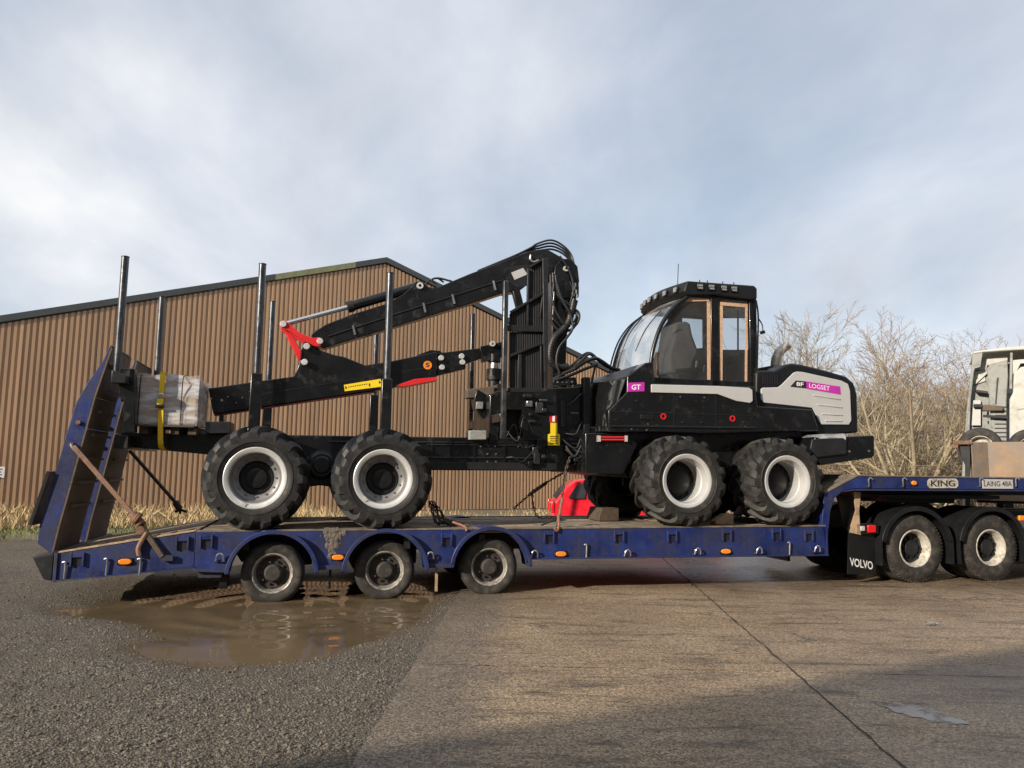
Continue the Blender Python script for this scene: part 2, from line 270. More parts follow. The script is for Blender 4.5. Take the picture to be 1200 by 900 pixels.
        # mud round the puddle and where the surface is low
        sp = N(t, 'ShaderNodeSeparateXYZ'); L(co, sp.inputs[0])
        lo = N(t, 'ShaderNodeMapRange'); lo.inputs[1].default_value = -.006; lo.inputs[2].default_value = -.038; L(sp.outputs[2], lo.inputs[0])
        c = mix(lo.outputs[0], c, (.105, .075, .045))
        L(c, b.inputs['Base Color']); b.inputs['Specular IOR Level'].default_value = .22
        rr = N(t, 'ShaderNodeMapRange'); rr.inputs[3].default_value = .72; rr.inputs[4].default_value = .22; L(lo.outputs[0], rr.inputs[0]); L(rr.outputs[0], b.inputs['Roughness'])
        iv = N(t, 'ShaderNodeMath', operation='SUBTRACT'); iv.inputs[0].default_value = 1; L(vo.outputs['Distance'], iv.inputs[1])
        bp = N(t, 'ShaderNodeBump', i_Strength=.8, i_Distance=.02); L(iv.outputs[0], bp.inputs['Height']); L(bp.outputs[0], b.inputs['Normal'])
    elif kind == 'earth':
        c = ramp(t, [(.3, (.10, .09, .05)), (.5, (.16, .13, .08)), (.7, (.25, .19, .11))], noise(.35, 8.0, .65)).outputs[0]
        b.inputs['Roughness'].default_value = .95
        bp = N(t, 'ShaderNodeBump', i_Strength=.8, i_Distance=.05); L(noise(6, 6.0), bp.inputs['Height']); L(bp.outputs[0], b.inputs['Normal'])
    L(c, b.inputs['Base Color'])
    return m
M['concrete'] = ground_mat('yard_concrete', 'concrete'); M['gravel'] = ground_mat('yard_gravel', 'gravel'); M['earth'] = ground_mat('rough_earth', 'earth')
def water_mat():
    m = bpy.data.materials.new('muddy_water'); m.use_nodes = True; t = m.node_tree; b = t.nodes['Principled BSDF']; L = t.links.new
    g = N(t, 'ShaderNodeNewGeometry')
    n = N(t, 'ShaderNodeTexNoise', i_Scale=.9, i_Detail=5.0, i_Distortion=1.2); L(g.outputs['Position'], n.inputs['Vector'])
    c = ramp(t, [(.35, (.1, .074, .044)), (.65, (.165, .122, .074))], n.outputs[0]); L(c.outputs[0], b.inputs['Base Color'])
    b.inputs['Roughness'].default_value = .04; b.inputs['IOR'].default_value = 1.33
    n2 = N(t, 'ShaderNodeTexNoise', i_Scale=3.0, i_Detail=2.0, i_Distortion=.6); L(g.outputs['Position'], n2.inputs['Vector'])
    bp = N(t, 'ShaderNodeBump', i_Strength=.05, i_Distance=.03); L(n2.outputs[0], bp.inputs['Height']); L(bp.outputs[0], b.inputs['Normal'])
    return m
M['water'] = water_mat()
def wet_film():
    m = bpy.data.materials.new('wet_film'); m.use_nodes = True; t = m.node_tree; b = t.nodes['Principled BSDF']; L = t.links.new; o = t.nodes['Material Output']
    g = N(t, 'ShaderNodeNewGeometry'); n = N(t, 'ShaderNodeTexNoise', i_Scale=4.5, i_Detail=9.0, i_Roughness=.7); L(g.outputs['Position'], n.inputs['Vector'])
    b.inputs['Base Color'].default_value = (.2, .165, .14, 1); b.inputs['Roughness'].default_value = .12
    r = ramp(t, [(.4, (0,)*3), (.52, (1,)*3)], n.outputs[0]); tr = N(t, 'ShaderNodeBsdfTransparent'); x = N(t, 'ShaderNodeMixShader'); L(r.outputs[0], x.inputs[0]); L(tr.outputs[0], x.inputs[1]); L(b.outputs[0], x.inputs[2]); L(x.outputs[0], o.inputs[0])
    return m
M['wet_film'] = wet_film()

# ------------------------------------------------------------------ mesh building
class MB:
    def __init__(s): s.v = []; s.f = []
    def add(s, vs, fs):
        o = len(s.v); s.v += [tuple(p) for p in vs]; s.f += [tuple(i+o for i in f) for f in fs]; return s
    def box(s, u0, u1, v0, v1, z0, z1):
        return s.add([(u0,v0,z0),(u1,v0,z0),(u1,v1,z0),(u0,v1,z0),(u0,v0,z1),(u1,v0,z1),(u1,v1,z1),(u0,v1,z1)],
                     [(3,2,1,0),(4,5,6,7),(0,1,5,4),(1,2,6,5),(2,3,7,6),(3,0,4,7)])
    def loft(s, a, b):                      # two 3-D polygons with the same count, capped
        n = len(a)
        return s.add(list(a)+list(b), [tuple(range(n)), tuple(range(2*n-1, n-1, -1))]+[(i, n+i, n+(i+1) % n, (i+1) % n) for i in range(n)])
    def prism(s, pts, v0, v1): return s.loft([(u, v0, z) for u, z in pts], [(u, v1, z) for u, z in pts])
    def prism_z(s, pts, z0, z1): return s.loft([(u, v, z0) for u, v in pts], [(u, v, z1) for u, v in pts])
    def prism_u(s, pts, u0, u1): return s.loft([(u0, v, z) for v, z in pts], [(u1, v, z) for v, z in pts])
    def beam(s, p0, p1, w, h, up=(0, 0, 1)):
        p0, p1 = Vector(p0), Vector(p1); d = (p1-p0).normalized(); x = d.cross(Vector(up))
        if x.length < 1e-4: x = d.cross(Vector((1, 0, 0)))
        x.normalize(); y = x.cross(d); x *= w/2; y *= h/2
        return s.loft([p0-x-y, p0+x-y, p0+x+y, p0-x+y], [p1-x-y, p1+x-y, p1+x+y, p1-x+y])
    def cyl(s, p0, p1, r0, r1=None, n=14):
        r1 = r0 if r1 is None else r1; p0, p1 = Vector(p0), Vector(p1); d = (p1-p0).normalized()
        x = d.cross(Vector((0, 0, 1)) if abs(d.z) < .9 else Vector((1, 0, 0))).normalized(); y = d.cross(x)
        a = [p0+(x*math.cos(q)+y*math.sin(q))*r0 for q in [2*math.pi*i/n for i in range(n)]]
        b = [p1+(x*math.cos(q)+y*math.sin(q))*r1 for q in [2*math.pi*i/n for i in range(n)]]
        return s.loft(a, b)
    def tube(s, path, r, n=8, closed=False, sub=5):
        pts = spline([Vector(p) for p in path], sub, closed); m = len(pts); rings = []
        up = None
        for i, p in enumerate(pts):
            d = (pts[(i+1) % m]-pts[i-1]) if (closed or 0 < i < m-1) else (pts[1]-pts[0] if i == 0 else pts[-1]-pts[-2]); d.normalize()
            if up is None: up = d.cross(Vector((0, 0, 1)) if abs(d.z) < .9 else Vector((1, 0, 0))).normalized()
            up = (up-d*up.dot(d)).normalized(); w = d.cross(up)
            rr = r[min(i*len(r)//m, len(r)-1)] if isinstance(r, (list, tuple)) else r
            rings.append([p+(up*math.cos(q)+w*math.sin(q))*rr for q in [2*math.pi*k/n for k in range(n)]])
        o = len(s.v)
        for g in rings: s.v += [tuple(p) for p in g]
        for i in range(m if closed else m-1):
            j = (i+1) % m
            for k in range(n): s.f.append((o+i*n+k, o+i*n+(k+1) % n, o+j*n+(k+1) % n, o+j*n+k))
        if not closed: s.f += [tuple(o+k for k in range(n-1, -1, -1)), tuple(o+(m-1)*n+k for k in range(n))]
        return s
    def lathe(s, prof, c, n=40):            # profile of (radius, offset along v) turned round the v axis
        o = len(s.v); m = len(prof)
        for i in range(n):
            q = 2*math.pi*i/n; cs, sn = math.cos(q), math.sin(q)
            s.v += [(c[0]+r*cs, c[1]+a, c[2]+r*sn) for r, a in prof]
        for i in range(n):
            j = (i+1) % n
            for k in range(m-1): s.f.append((o+i*m+k, o+j*m+k, o+j*m+k+1, o+i*m+k+1))
        return s
    def sheet(s, rows):                     # grid of points
        o = len(s.v); m = len(rows[0])
        for r in rows: s.v += [tuple(p) for p in r]
        for i in range(len(rows)-1):
            for k in range(m-1): s.f.append((o+i*m+k, o+i*m+k+1, o+(i+1)*m+k+1, o+(i+1)*m+k))
        return s
def spline(p, sub, closed=False):
    if len(p) < 3 or sub < 2: return p
    out = []; n = len(p)
    for i in range(n if closed else n-1):
        g = lambda k: p[k % n] if closed else p[max(0, min(n-1, k))]
        a, b, c, d = g(i-1), g(i), g(i+1), g(i+2)
        for k in range(sub):
            t = k/sub
            out.append(.5*((2*b)+(c-a)*t+(2*a-5*b+4*c-d)*t*t+(3*b-a-3*c+d)*t**3))
    if not closed: out.append(p[-1])
    return out
def arc(c, r, a0, a1, n): return [(c[0]+r*math.cos(R(a0+(a1-a0)*i/n)), c[1]+r*math.sin(R(a0+(a1-a0)*i/n))) for i in range(n+1)]
def mesh_of(name, mb, off=(0, 0, 0), smooth=35):
    me = bpy.data.meshes.new(name)
    me.from_pydata([(x-off[0], y-off[1], z-off[2]) for x, y, z in mb.v], [], mb.f)
    bm = bmesh.new(); bm.from_mesh(me); bmesh.ops.recalc_face_normals(bm, faces=bm.faces); bm.to_mesh(me); bm.free()
    if smooth:
        me.polygons.foreach_set('use_smooth', [True]*len(me.polygons)); me.set_sharp_from_angle(angle=R(smooth))
    return me
class Thing:
    def __init__(s, name, label, cat, base, group=None, frame='rig'):
        s.e = bpy.data.objects.new(name, None); COL.objects.link(s.e); s.base = base; s.e.empty_display_size = .2
        if frame == 'rig': s.e.location = W(*base); s.e.rotation_euler = (0, 0, A)
        elif frame == 'wall': s.e.location = (base[0]*WU[0]+base[1]*WV[0], WD0+base[0]*WU[1]+base[1]*WV[1], base[2]); s.e.rotation_euler = (0, 0, WA)
        else: s.e.location = base
        s.e['label'] = label; s.e['category'] = cat
        if group: s.e['group'] = group
    def part(s, name, mb, m, parent=None, bevel=0.0, smooth=35, seg=2, label=None):
        me = mesh_of(name, mb, s.base, smooth) if isinstance(mb, MB) else mb
        if not me.materials: me.materials.append(M[m])
        o = bpy.data.objects.new(name, me); COL.objects.link(o); o.parent = parent or s.e
        if bevel:
            b = o.modifiers.new('bevel', 'BEVEL'); b.width = bevel; b.segments = seg; b.limit_method = 'ANGLE'; b.angle_limit = R(40)
        if label: o['label'] = label
        return o
def single(name, label, cat, mb, m, base, group=None, frame='rig', smooth=35, bevel=0.0):   # a thing that is one mesh
    me = mesh_of(name, mb, base, smooth); me.materials.append(M[m]); o = bpy.data.objects.new(name, me); COL.objects.link(o)
    if frame == 'rig': o.location = W(*base); o.rotation_euler = (0, 0, A)
    elif frame == 'wall': o.location = (base[0]*WU[0]+base[1]*WV[0], WD0+base[0]*WU[1]+base[1]*WV[1], base[2]); o.rotation_euler = (0, 0, WA)
    else: o.location = base
    if bevel:
        b = o.modifiers.new('bevel', 'BEVEL'); b.width = bevel; b.segments = 2; b.limit_method = 'ANGLE'
    if label: o['label'] = label
    if cat: o['category'] = cat
    if group: o['group'] = group
    return o
def structure(name, mb, m, kind='structure', smooth=35, label=None, cat=None):
    o = single(name, label, cat, mb, m, (0, 0, 0), None, 'world', smooth); o['kind'] = kind; return o
def text_mb(txt, p0, p1, height, v, depth=.004, bold=.0):   # lettering standing in the u-z plane, baseline p0 -> p1
    cu = bpy.data.curves.new('t', 'FONT'); cu.body = txt; cu.extrude = .0; cu.offset = bold; cu.resolution_u = 3
    ob = bpy.data.objects.new('t', cu); COL.objects.link(ob); bpy.context.view_layer.update()
    me = bpy.data.meshes.new_from_object(ob.evaluated_get(bpy.context.evaluated_depsgraph_get()))
    vs = np.array([x.co[:] for x in me.vertices]); fs = [tuple(p.vertices) for p in me.polygons]
    bpy.data.objects.remove(ob); bpy.data.curves.remove(cu); bpy.data.meshes.remove(me)
    x0, x1, y0, y1 = vs[:, 0].min(), vs[:, 0].max(), vs[:, 1].min(), vs[:, 1].max()
    d = np.array([p1[0]-p0[0], p1[1]-p0[1]]); mb = MB(); pts = []
    for x, y, _ in vs:
        a = (x-x0)/(x1-x0); h = (y-y0)/(y1-y0)*height
        pts.append((p0[0]+d[0]*a, v, p0[1]+d[1]*a+h))
    return mb.add(pts, fs)
# ================================================================== SETTING
# far ground, one sheet to the horizon
structure('ground', MB().add([(-900, -300, -.16), (900, -300, -.16), (900, 1500, -.16), (-900, 1500, -.16)], [(0, 1, 2, 3)]), 'earth', smooth=0)

# ---- gravel yard with a real hollow for the puddle
PUD = [G(*q, z=-.03) for q in [(72, 716), (110, 713), (146, 703), (200, 698), (240, 691), (300, 682), (400, 680), (470, 683), (528, 694), (524, 706), (505, 730), (455, 752), (395, 766),
                               (330, 777), (240, 781), (178, 770), (163, 762), (186, 748), (172, 735), (120, 727), (85, 722)]]
def conc_x(y): return -.68+.032*(y-10.28)
def seg_axis(lo, hi, a, b, fine, coarse):
    return np.concatenate([np.arange(lo, a, coarse), np.arange(a, b, fine), np.arange(b, hi+coarse, coarse)])
def vnoise(x, y, f, seed):
    r = np.random.default_rng(seed).random((64, 64)); x = x*f; y = y*f
    i, j = np.floor(x).astype(int), np.floor(y).astype(int); a, b = x-i, y-j; a = a*a*(3-2*a); b = b*b*(3-2*b)
    g = lambda p, q: r[p % 64, q % 64]
    return (g(i, j)*(1-a)+g(i+1, j)*a)*(1-b)+(g(i, j+1)*(1-a)+g(i+1, j+1)*a)*b-.5
def sdist(X, Y, poly):
    d = np.full(X.shape, 1e9); inside = np.zeros(X.shape, bool); n = len(poly)
    for k in range(n):
        (x0, y0), (x1, y1) = poly[k], poly[(k+1) % n]; dx, dy = x1-x0, y1-y0
        t = np.clip(((X-x0)*dx+(Y-y0)*dy)/(dx*dx+dy*dy), 0, 1); d = np.minimum(d, np.hypot(X-x0-t*dx, Y-y0-t*dy))
        c = ((y0 > Y) != (y1 > Y)) & (X < (x1-x0)*(Y-y0)/(y1-y0+1e-12)+x0); inside ^= c
    return np.where(inside, -d, d)
def gravel_h(X, Y):
    d = sdist(X, Y, PUD)+.22*vnoise(X, Y, 2.3, 5)+.1*vnoise(X, Y, 6, 6)
    h = .02*vnoise(X, Y, .7, 1)+.014*vnoise(X, Y, 2.6, 2)+.01*vnoise(X, Y, 9, 3)+.006*vnoise(X, Y, 23, 4)
    bowl = np.clip(.5-d/.9, 0, 1); bowl = bowl*bowl*(3-2*bowl)
    h = h*(1-.7*bowl)-.06*bowl
    edge = np.clip((conc_x(Y)-X)/.8, 0, 1)
    return h*(.35+.65*edge)+(1-edge)*-.004
gx = seg_axis(-45, -.3, -8.6, -.3, .05, .6); gx = gx[gx <= -.3]; gy = seg_axis(-9, 24, 3.2, 12.6, .05, .6)
GX, GY = np.meshgrid(gx, gy); GZ = gravel_h(GX, GY)
mb = MB(); nx = len(gx)
mb.v = list(map(tuple, np.stack([GX, GY, GZ], -1).reshape(-1, 3).tolist()))
mb.f = [(j*nx+i, j*nx+i+1, (j+1)*nx+i+1, (j+1)*nx+i) for j in range(len(gy)-1) for i in range(nx-1)]
structure('gravel_yard', mb, 'gravel', smooth=80)
# ---- water in the hollow: gentle rings spreading from the wheels
wx = np.arange(-6.2, -.25, .05); wy = np.arange(5.9, 11.6, .05); WX, WY = np.meshgrid(wx, wy); WZ = np.full(WX.shape, -.03)
for (cx, cy, amp, lam) in ((-2.6, 9.45, .0035, .42), (-1.3, 9.9, .002, .33)):
    r = np.hypot(WX-cx, WY-cy); WZ = WZ+amp*np.exp(-((r-1.1)/.8)**2)*np.sin(2*math.pi*r/lam)
inside = sdist(WX, WY, PUD) < .75
inside &= WX < conc_x(WY)+.02
mb = MB(); nx = len(wx); mb.v = list(map(tuple, np.stack([WX, WY, WZ], -1).reshape(-1, 3).tolist()))
mb.f = [(j*nx+i, j*nx+i+1, (j+1)*nx+i+1, (j+1)*nx+i) for j in range(len(wy)-1) for i in range(nx-1) if inside[j, i]]
structure('puddle', mb, 'water', smooth=80)

# ---- loose stones
def stones(n, seed):
    rg = np.random.default_rng(seed)
    ico = np.array([(0, 0, 1), (.94, 0, .33), (.29, .89, .33), (-.76, .55, .33), (-.76, -.55, .33), (.29, -.89, .33), (.76, .55, -.33), (-.29, .89, -.33), (-.94, 0, -.33), (-.29, -.89, -.33), (.76, -.55, -.33), (0, 0, -1)])
    fc = [(0,1,2),(0,2,3),(0,3,4),(0,4,5),(0,5,1),(1,6,2),(2,7,3),(3,8,4),(4,9,5),(5,10,1),(6,7,2),(7,8,3),(8,9,4),(9,10,5),(10,6,1)]
    px = rg.uniform(-60, 600, n*4); py = rg.uniform(655, 905, n*4)
    xs, ys = [], []
    for a, b in zip(px, py):
        x, y = G(a, b)
        xs.append(x); ys.append(y)
    xs, ys = np.array(xs), np.array(ys)
    ok = (xs < conc_x(ys)-.1+np.abs(rg.normal(0, .4, len(xs)))*rg.random(len(xs))) & (sdist(xs, ys, PUD) > -.1) & (ys < 13)
    xs, ys = xs[ok][:n], ys[ok][:n]; hs = gravel_h(xs, ys); mb = MB()
    for x, y, h in zip(xs, ys, hs):
        s = min(.019, .0035+.0036*rg.exponential(1)); a = rg.uniform(0, 6.28); sq = rg.uniform(.5, .9)
        p = ico*(s*rg.uniform(.75, 1.25, (12, 1))); c, d = math.cos(a), math.sin(a)
        q = np.stack([p[:, 0]*c-p[:, 1]*d*.7+x, p[:, 0]*d+p[:, 1]*c*.7+y, p[:, 2]*sq+max(h, -.05)+s*.2], -1)
        mb.add(q.tolist(), fc)
    return mb
structure('loose_gravel', stones(13000, 3), 'stone', 'stuff', smooth=0, label='loose grey gravel scattered over the left of the yard', cat='gravel')

# ---- concrete slabs with recessed open joints
yard = bpy.data.objects.new('concrete_yard', None); COL.objects.link(yard); yard['kind'] = 'structure'
def jx(k, y): return conc_x(y) if k == 0 else 2.4+.066*(y-6.77)+(k-1)*4.6
def slab(k, y0, y1, dz, seed, tilt):
    rg = np.random.default_rng(seed); g = .004; n = 40
    def edge(f0, a, b):
        return [f0(a+(b-a)*i/n) for i in range(n)]
    jit = lambda s: rg.normal(0, s)
    sl = tilt
    yb = lambda x, y: y+sl*(x-jx(k, y))
    low = edge(lambda t: (jx(k, y0)+g+(jx(k+1, y0)-jx(k, y0)-2*g)*t, yb(jx(k, y0)+(jx(k+1, y0)-jx(k, y0))*t, y0)+g), 0, 1)
    rig = edge(lambda t: (jx(k+1, y0+(y1-y0)*t)-g, yb(jx(k+1, y0+(y1-y0)*t), y0+(y1-y0)*t)), 0, 1)
    top = edge(lambda t: (jx(k+1, y1)-g-(jx(k+1, y1)-jx(k, y1)-2*g)*t, yb(jx(k+1, y1)-(jx(k+1, y1)-jx(k, y1))*t, y1)-g), 0, 1)
    lef = edge(lambda t: (jx(k, y1-(y1-y0)*t)+g, yb(jx(k, y1-(y1-y0)*t), y1-(y1-y0)*t)), 0, 1)
    pts = low+rig+top+lef
    def jj(p):
        s = .005
        if rg.random() < .08: s = .03
        return (p[0]+rg.normal(0, s), p[1]+rg.normal(0, s))
    pts = [jj(p) for p in pts]
    mb = MB().prism_z(pts, -.14, dz)
    me = mesh_of('concrete_slab', mb, smooth=0); me.materials.append(M['concrete'])
    o = bpy.data.objects.new('concrete_slab', me); COL.objects.link(o); o.parent = yard
    b = o.modifiers.new('bevel', 'BEVEL'); b.width = .002; b.segments = 1; b.limit_method = 'ANGLE'
sd = 0
for k in range(6):
    rows = ([-4, 1.6, 6.7, 12.25, 13.5, 18.5, 24], [-4, 2.2, 6.62, 11.95, 13.35, 18.3, 24])[k % 2]
    for y0, y1 in zip(rows, rows[1:]):
        sd += 1; slab(k, y0, y1, .002+random.uniform(-.0008, .0008), sd, -.02)

M['sealant'] = mat('bitumen_joint', (.04, .034, .028), .8, var=.5, vscale=20, bump=.5, bscale=60)
def sealant(pts, w, seed):
    rg = random.Random(seed); ps = spline([Vector((*p, 0)) for p in pts], 26); L_, R_ = [], []
    for i, p in enumerate(ps):
        d = (ps[min(i+1, len(ps)-1)]-ps[max(i-1, 0)]).normalized(); n_ = Vector((-d.y, d.x, 0)); j = rg.gauss(0, .005); a = w*rg.uniform(.35, 1.1)*(2.2 if rg.random() < .06 else 1); b = w*rg.uniform(.1, 1.2)*(3.5 if rg.random() < .07 else 1)
        L_.append(p+n_*(j+a)); R_.append(p+n_*(j-b))
    mb = MB().sheet([[(q.x, q.y, .0062) for q in L_], [(q.x, q.y, .0062) for q in R_]])
    o = bpy.data.objects.new('joint_sealant', mesh_of('joint_sealant', mb, smooth=0)); o.data.materials.append(M['sealant']); COL.objects.link(o); o.parent = yard
for k in range(1, 5): sealant([(jx(k, y), y) for y in (1, 5, 9, 13, 18, 23)], .011 if k == 1 else .008, k)
for k, ys_ in ((0, (1.6, 6.7, 12.25, 13.5)), (1, (2.2, 6.62, 11.95, 13.35)), (2, (1.6, 6.7, 12.25, 13.5))):
    for y in ys_: sealant([(jx(k, y)+(jx(k+1, y)-jx(k, y))*f, y-.02*(jx(k+1, y)-jx(k, y))*f) for f in (.02, .3, .6, .98)], .004, int(k*50+y*10))
sp_ = [G(*q) for q in [(1024, 824), (1032, 823), (1043, 824.5), (1052, 824), (1063, 827), (1070, 826.5), (1080, 830), (1092, 831), (1099, 835), (1108, 837), (1116, 842), (1128, 845), (1138, 850), (1126, 849), (1115, 850), (1102, 847), (1092, 847), (1080, 842), (1068, 841), (1058, 837), (1049, 836), (1040, 830), (1031, 828)]]
structure('shallow_puddle', MB().add([(x, y, .0066) for x, y in sp_], [tuple(range(len(sp_)))]), 'wet_film', smooth=0)
# ---- verge of earth with dry grass along the cladding wall
def wallpt(u, v, z=0): return (u*WU[0]+v*WV[0], WD0+u*WU[1]+v*WV[1], z)
mb = MB(); rows = []
for i in range(61):
    u = -32+i*1.0; row = []
    for j in range(15):
        v = -6.3+j*.45; p = wallpt(u, v)
        z = .015+.11*(j/14.)+.05*float(vnoise(np.array(u), np.array(v), .8, 11))*min(1, j/3)
        if j == 0: z = -.1
        row.append((p[0], p[1], z))
    rows.append(row)
structure('verge', MB().sheet(rows), 'earth', smooth=80)
def blades(n, seed, v0, v1, h0, h1, wid, u0=-22, u1=9, lean=.35):
    rg = np.random.default_rng(seed); vs = []; fs = []
    for i in range(n):
        u = rg.uniform(u0, u1); v = v0+(v1-v0)*rg.random()
        if vnoise(np.array(u), np.array(v), .9, seed) < rg.uniform(-.5, .1) or (u > -8 and (rg.random() < .7 or vnoise(np.array(u), np.array(v), .5, seed+9) < .05)): continue
        x, y, _ = wallpt(u, v); h = rg.uniform(h0, h1)*(1 if u < -9 else max(.35, 1-(u+9)*.1)); a = rg.uniform(0, 6.28); w = wid*rg.uniform(.6, 1.3)
        dx, dy = math.cos(a)*w, math.sin(a)*w; lx, ly = rg.normal(0, lean)*h, rg.normal(0, lean)*h; z = .02+.11*max(0, (v+6.3)/6.3)
        o = len(vs); vs += [(x-dx, y-dy, z-.03), (x+dx, y+dy, z-.03), (x+dx*.6+lx*.5, y+dy*.6+ly*.5, z+h*.6), (x+lx, y+ly, z+h)]
        fs += [(o, o+1, o+2), (o, o+2, o+3)]
    return MB().add(vs, fs)
structure('dry_grass', blades(15000, 21, -4.2, -.15, .12, .5, .016), 'grass_dry', 'stuff', smooth=0, label='dry yellow grass along the foot of the cladding wall', cat='grass')
structure('mossy_grass', blades(11000, 22, -6.2, -3.6, .03, .12, .02), 'grass_green', 'stuff', smooth=0, label='short green mossy grass on the front of the verge', cat='grass')

# ---- the clad warehouse
uL, zL = TW(0, 378); uP, zP = TW(452, 308); uR, zR = TW(588, 375)
sl1 = (zP-zL)/(uP-uL); sl2 = (zP-zR)/(uR-uP)
def roof_z(u): return zP-sl1*(uP-u) if u < uP else zP-sl2*(u-uP)
U0, U1 = uP-(zP-3.6)/sl1, uP+(zP-3.6)/sl2
bd = Thing('clad_warehouse', 'long tan corrugated metal warehouse with low pitched gable behind the trailer', 'warehouse', (uP, 0, 0), frame='wall')
PITCHR = .15; u = math.floor(U0/PITCHR)*PITCHR
while u < U1:
    mb = MB(); prof = []
    for k in range(8):
        a = u+k*PITCHR
        prof += [(a, .0), (a+.006, -.05), (a+.082, -.05), (a+.088, 0)]
    prof.append((u+8*PITCHR, 0))
    dz = random.uniform(-.004, .004); dv = random.uniform(0, .003)
    mb.sheet([[(min(max(q, U0), U1), w+dv, .16) for q, w in prof], [(min(max(q, U0), U1), w+dv, roof_z(min(max(q, U0), U1))+dz-.05) for q, w in prof]])
    bd.part('cladding_sheet', mb, 'clad', smooth=0); u += 8*PITCHR
bd.part('plinth', MB().box(U0, U1, -.02, .3, -.2, .16), 'plinth', bevel=.01)
bd.part('side_wall', MB().box(U0+.02, U0+.3, .02, 24, -.2, roof_z(U0)-.1), 'clad'); bd.part('side_wall', MB().box(U1-.3, U1-.02, .02, 24, -.2, roof_z(U1)-.1), 'clad')
def slope(a, b, n0, n1, vv0, vv1, m, nm):
    za, zb = roof_z(a), roof_z(b)
    if abs(b-uP) < 1e-6: zb = zP
    if abs(a-uP) < 1e-6: za = zP
    mb = MB().loft([(a, vv0, za+n0), (b, vv0, zb+n0), (b, vv0, zb+n1), (a, vv0, za+n1)], [(a, vv1, za+n0), (b, vv1, zb+n0), (b, vv1, zb+n1), (a, vv1, za+n1)])
    return bd.part(nm, mb, m)
slope(U0-.3, uP, .15, .2, .0, 24, 'trim', 'roof'); slope(uP, U1+.3, .15, .2, .0, 24, 'trim', 'roof')
g0, g1 = TW(322, 320)[0], TW(416, 305)[0]
slope(U0-.3, g0, .0, .19, -.1, -.002, 'trim', 'verge_trim'); slope(g0+.004, g1, -.01, .18, -.098, -.002, 'trim_green', 'verge_trim'); slope(g1+.004, uP, .0, .19, -.1, -.002, 'trim', 'verge_trim'); slope(uP+.004, U1+.3, .0, .19, -.1, -.002, 'trim', 'verge_trim')
sg = TW(-8, 560, -.05); s1 = TW(6, 547, -.05)
sgn = Thing('wall_sign', 'small white notice on the cladding wall at the left edge', 'sign', (sg[0], -.06, sg[1]), frame='wall')
sgn.part('board', MB().box(sg[0], s1[0], -.06, -.036, sg[1], s1[1]), 'white', bevel=.004)
mb = MB()
for k in range(4): mb.box(sg[0]+.05, s1[0]-.06-.02*(k % 2), -.064, -.0605, s1[1]-.08-k*.075, s1[1]-.055-k*.075)
sgn.part('print', mb, 'dark_print')

# ---- the building behind the photographer whose shadow lies across the foreground
wb = Thing('rendered_workshop', 'plain rendered workshop behind the camera that shades the foreground', 'workshop', (0, 0, 0), frame='world')
hB = 9.5; off = hB/math.tan(SUN_EL); ox, oy = -math.cos(SUN_AZ)*off, -math.sin(SUN_AZ)*off
e0 = (-.81-ox, 4.69-oy); e1 = (5.0-ox, 7.67-oy); d = Vector((e1[0]-e0[0], e1[1]-e0[1], 0)).normalized(); n_ = Vector((d.y, -d.x, 0))
a = Vector((*e0, 0))-d*14; b = Vector((*e0, 0))+d*46
mb = MB().loft([a, b, b+n_*10, a+n_*10], [p+Vector((0, 0, hB-.25)) for p in (a, b, b+n_*10, a+n_*10)]); wb.part('wall', mb, 'wall_beige')
mb = MB().loft([p+Vector((0, 0, hB-.25)) for p in (a-n_*.03, b-n_*.03, b+n_*10, a+n_*10)], [p+Vector((0, 0, hB)) for p in (a-n_*.03, b-n_*.03, b+n_*10, a+n_*10)]); wb.part('roof_edge', mb, 'trim')
for k in range(6):
    q = a+d*(5+k*7.2); mb = MB().loft([q-n_*.02+Vector((0, 0, 0)), q+d*3.6-n_*.02, q+d*3.6+n_*.02, q+n_*.02], [q-n_*.02+Vector((0, 0, 4)), q+d*3.6-n_*.02+Vector((0, 0, 4)), q+d*3.6+n_*.02+Vector((0, 0, 4)), q+n_*.02+Vector((0, 0, 4))]); wb.part('roller_door', mb, 'cab_grey')

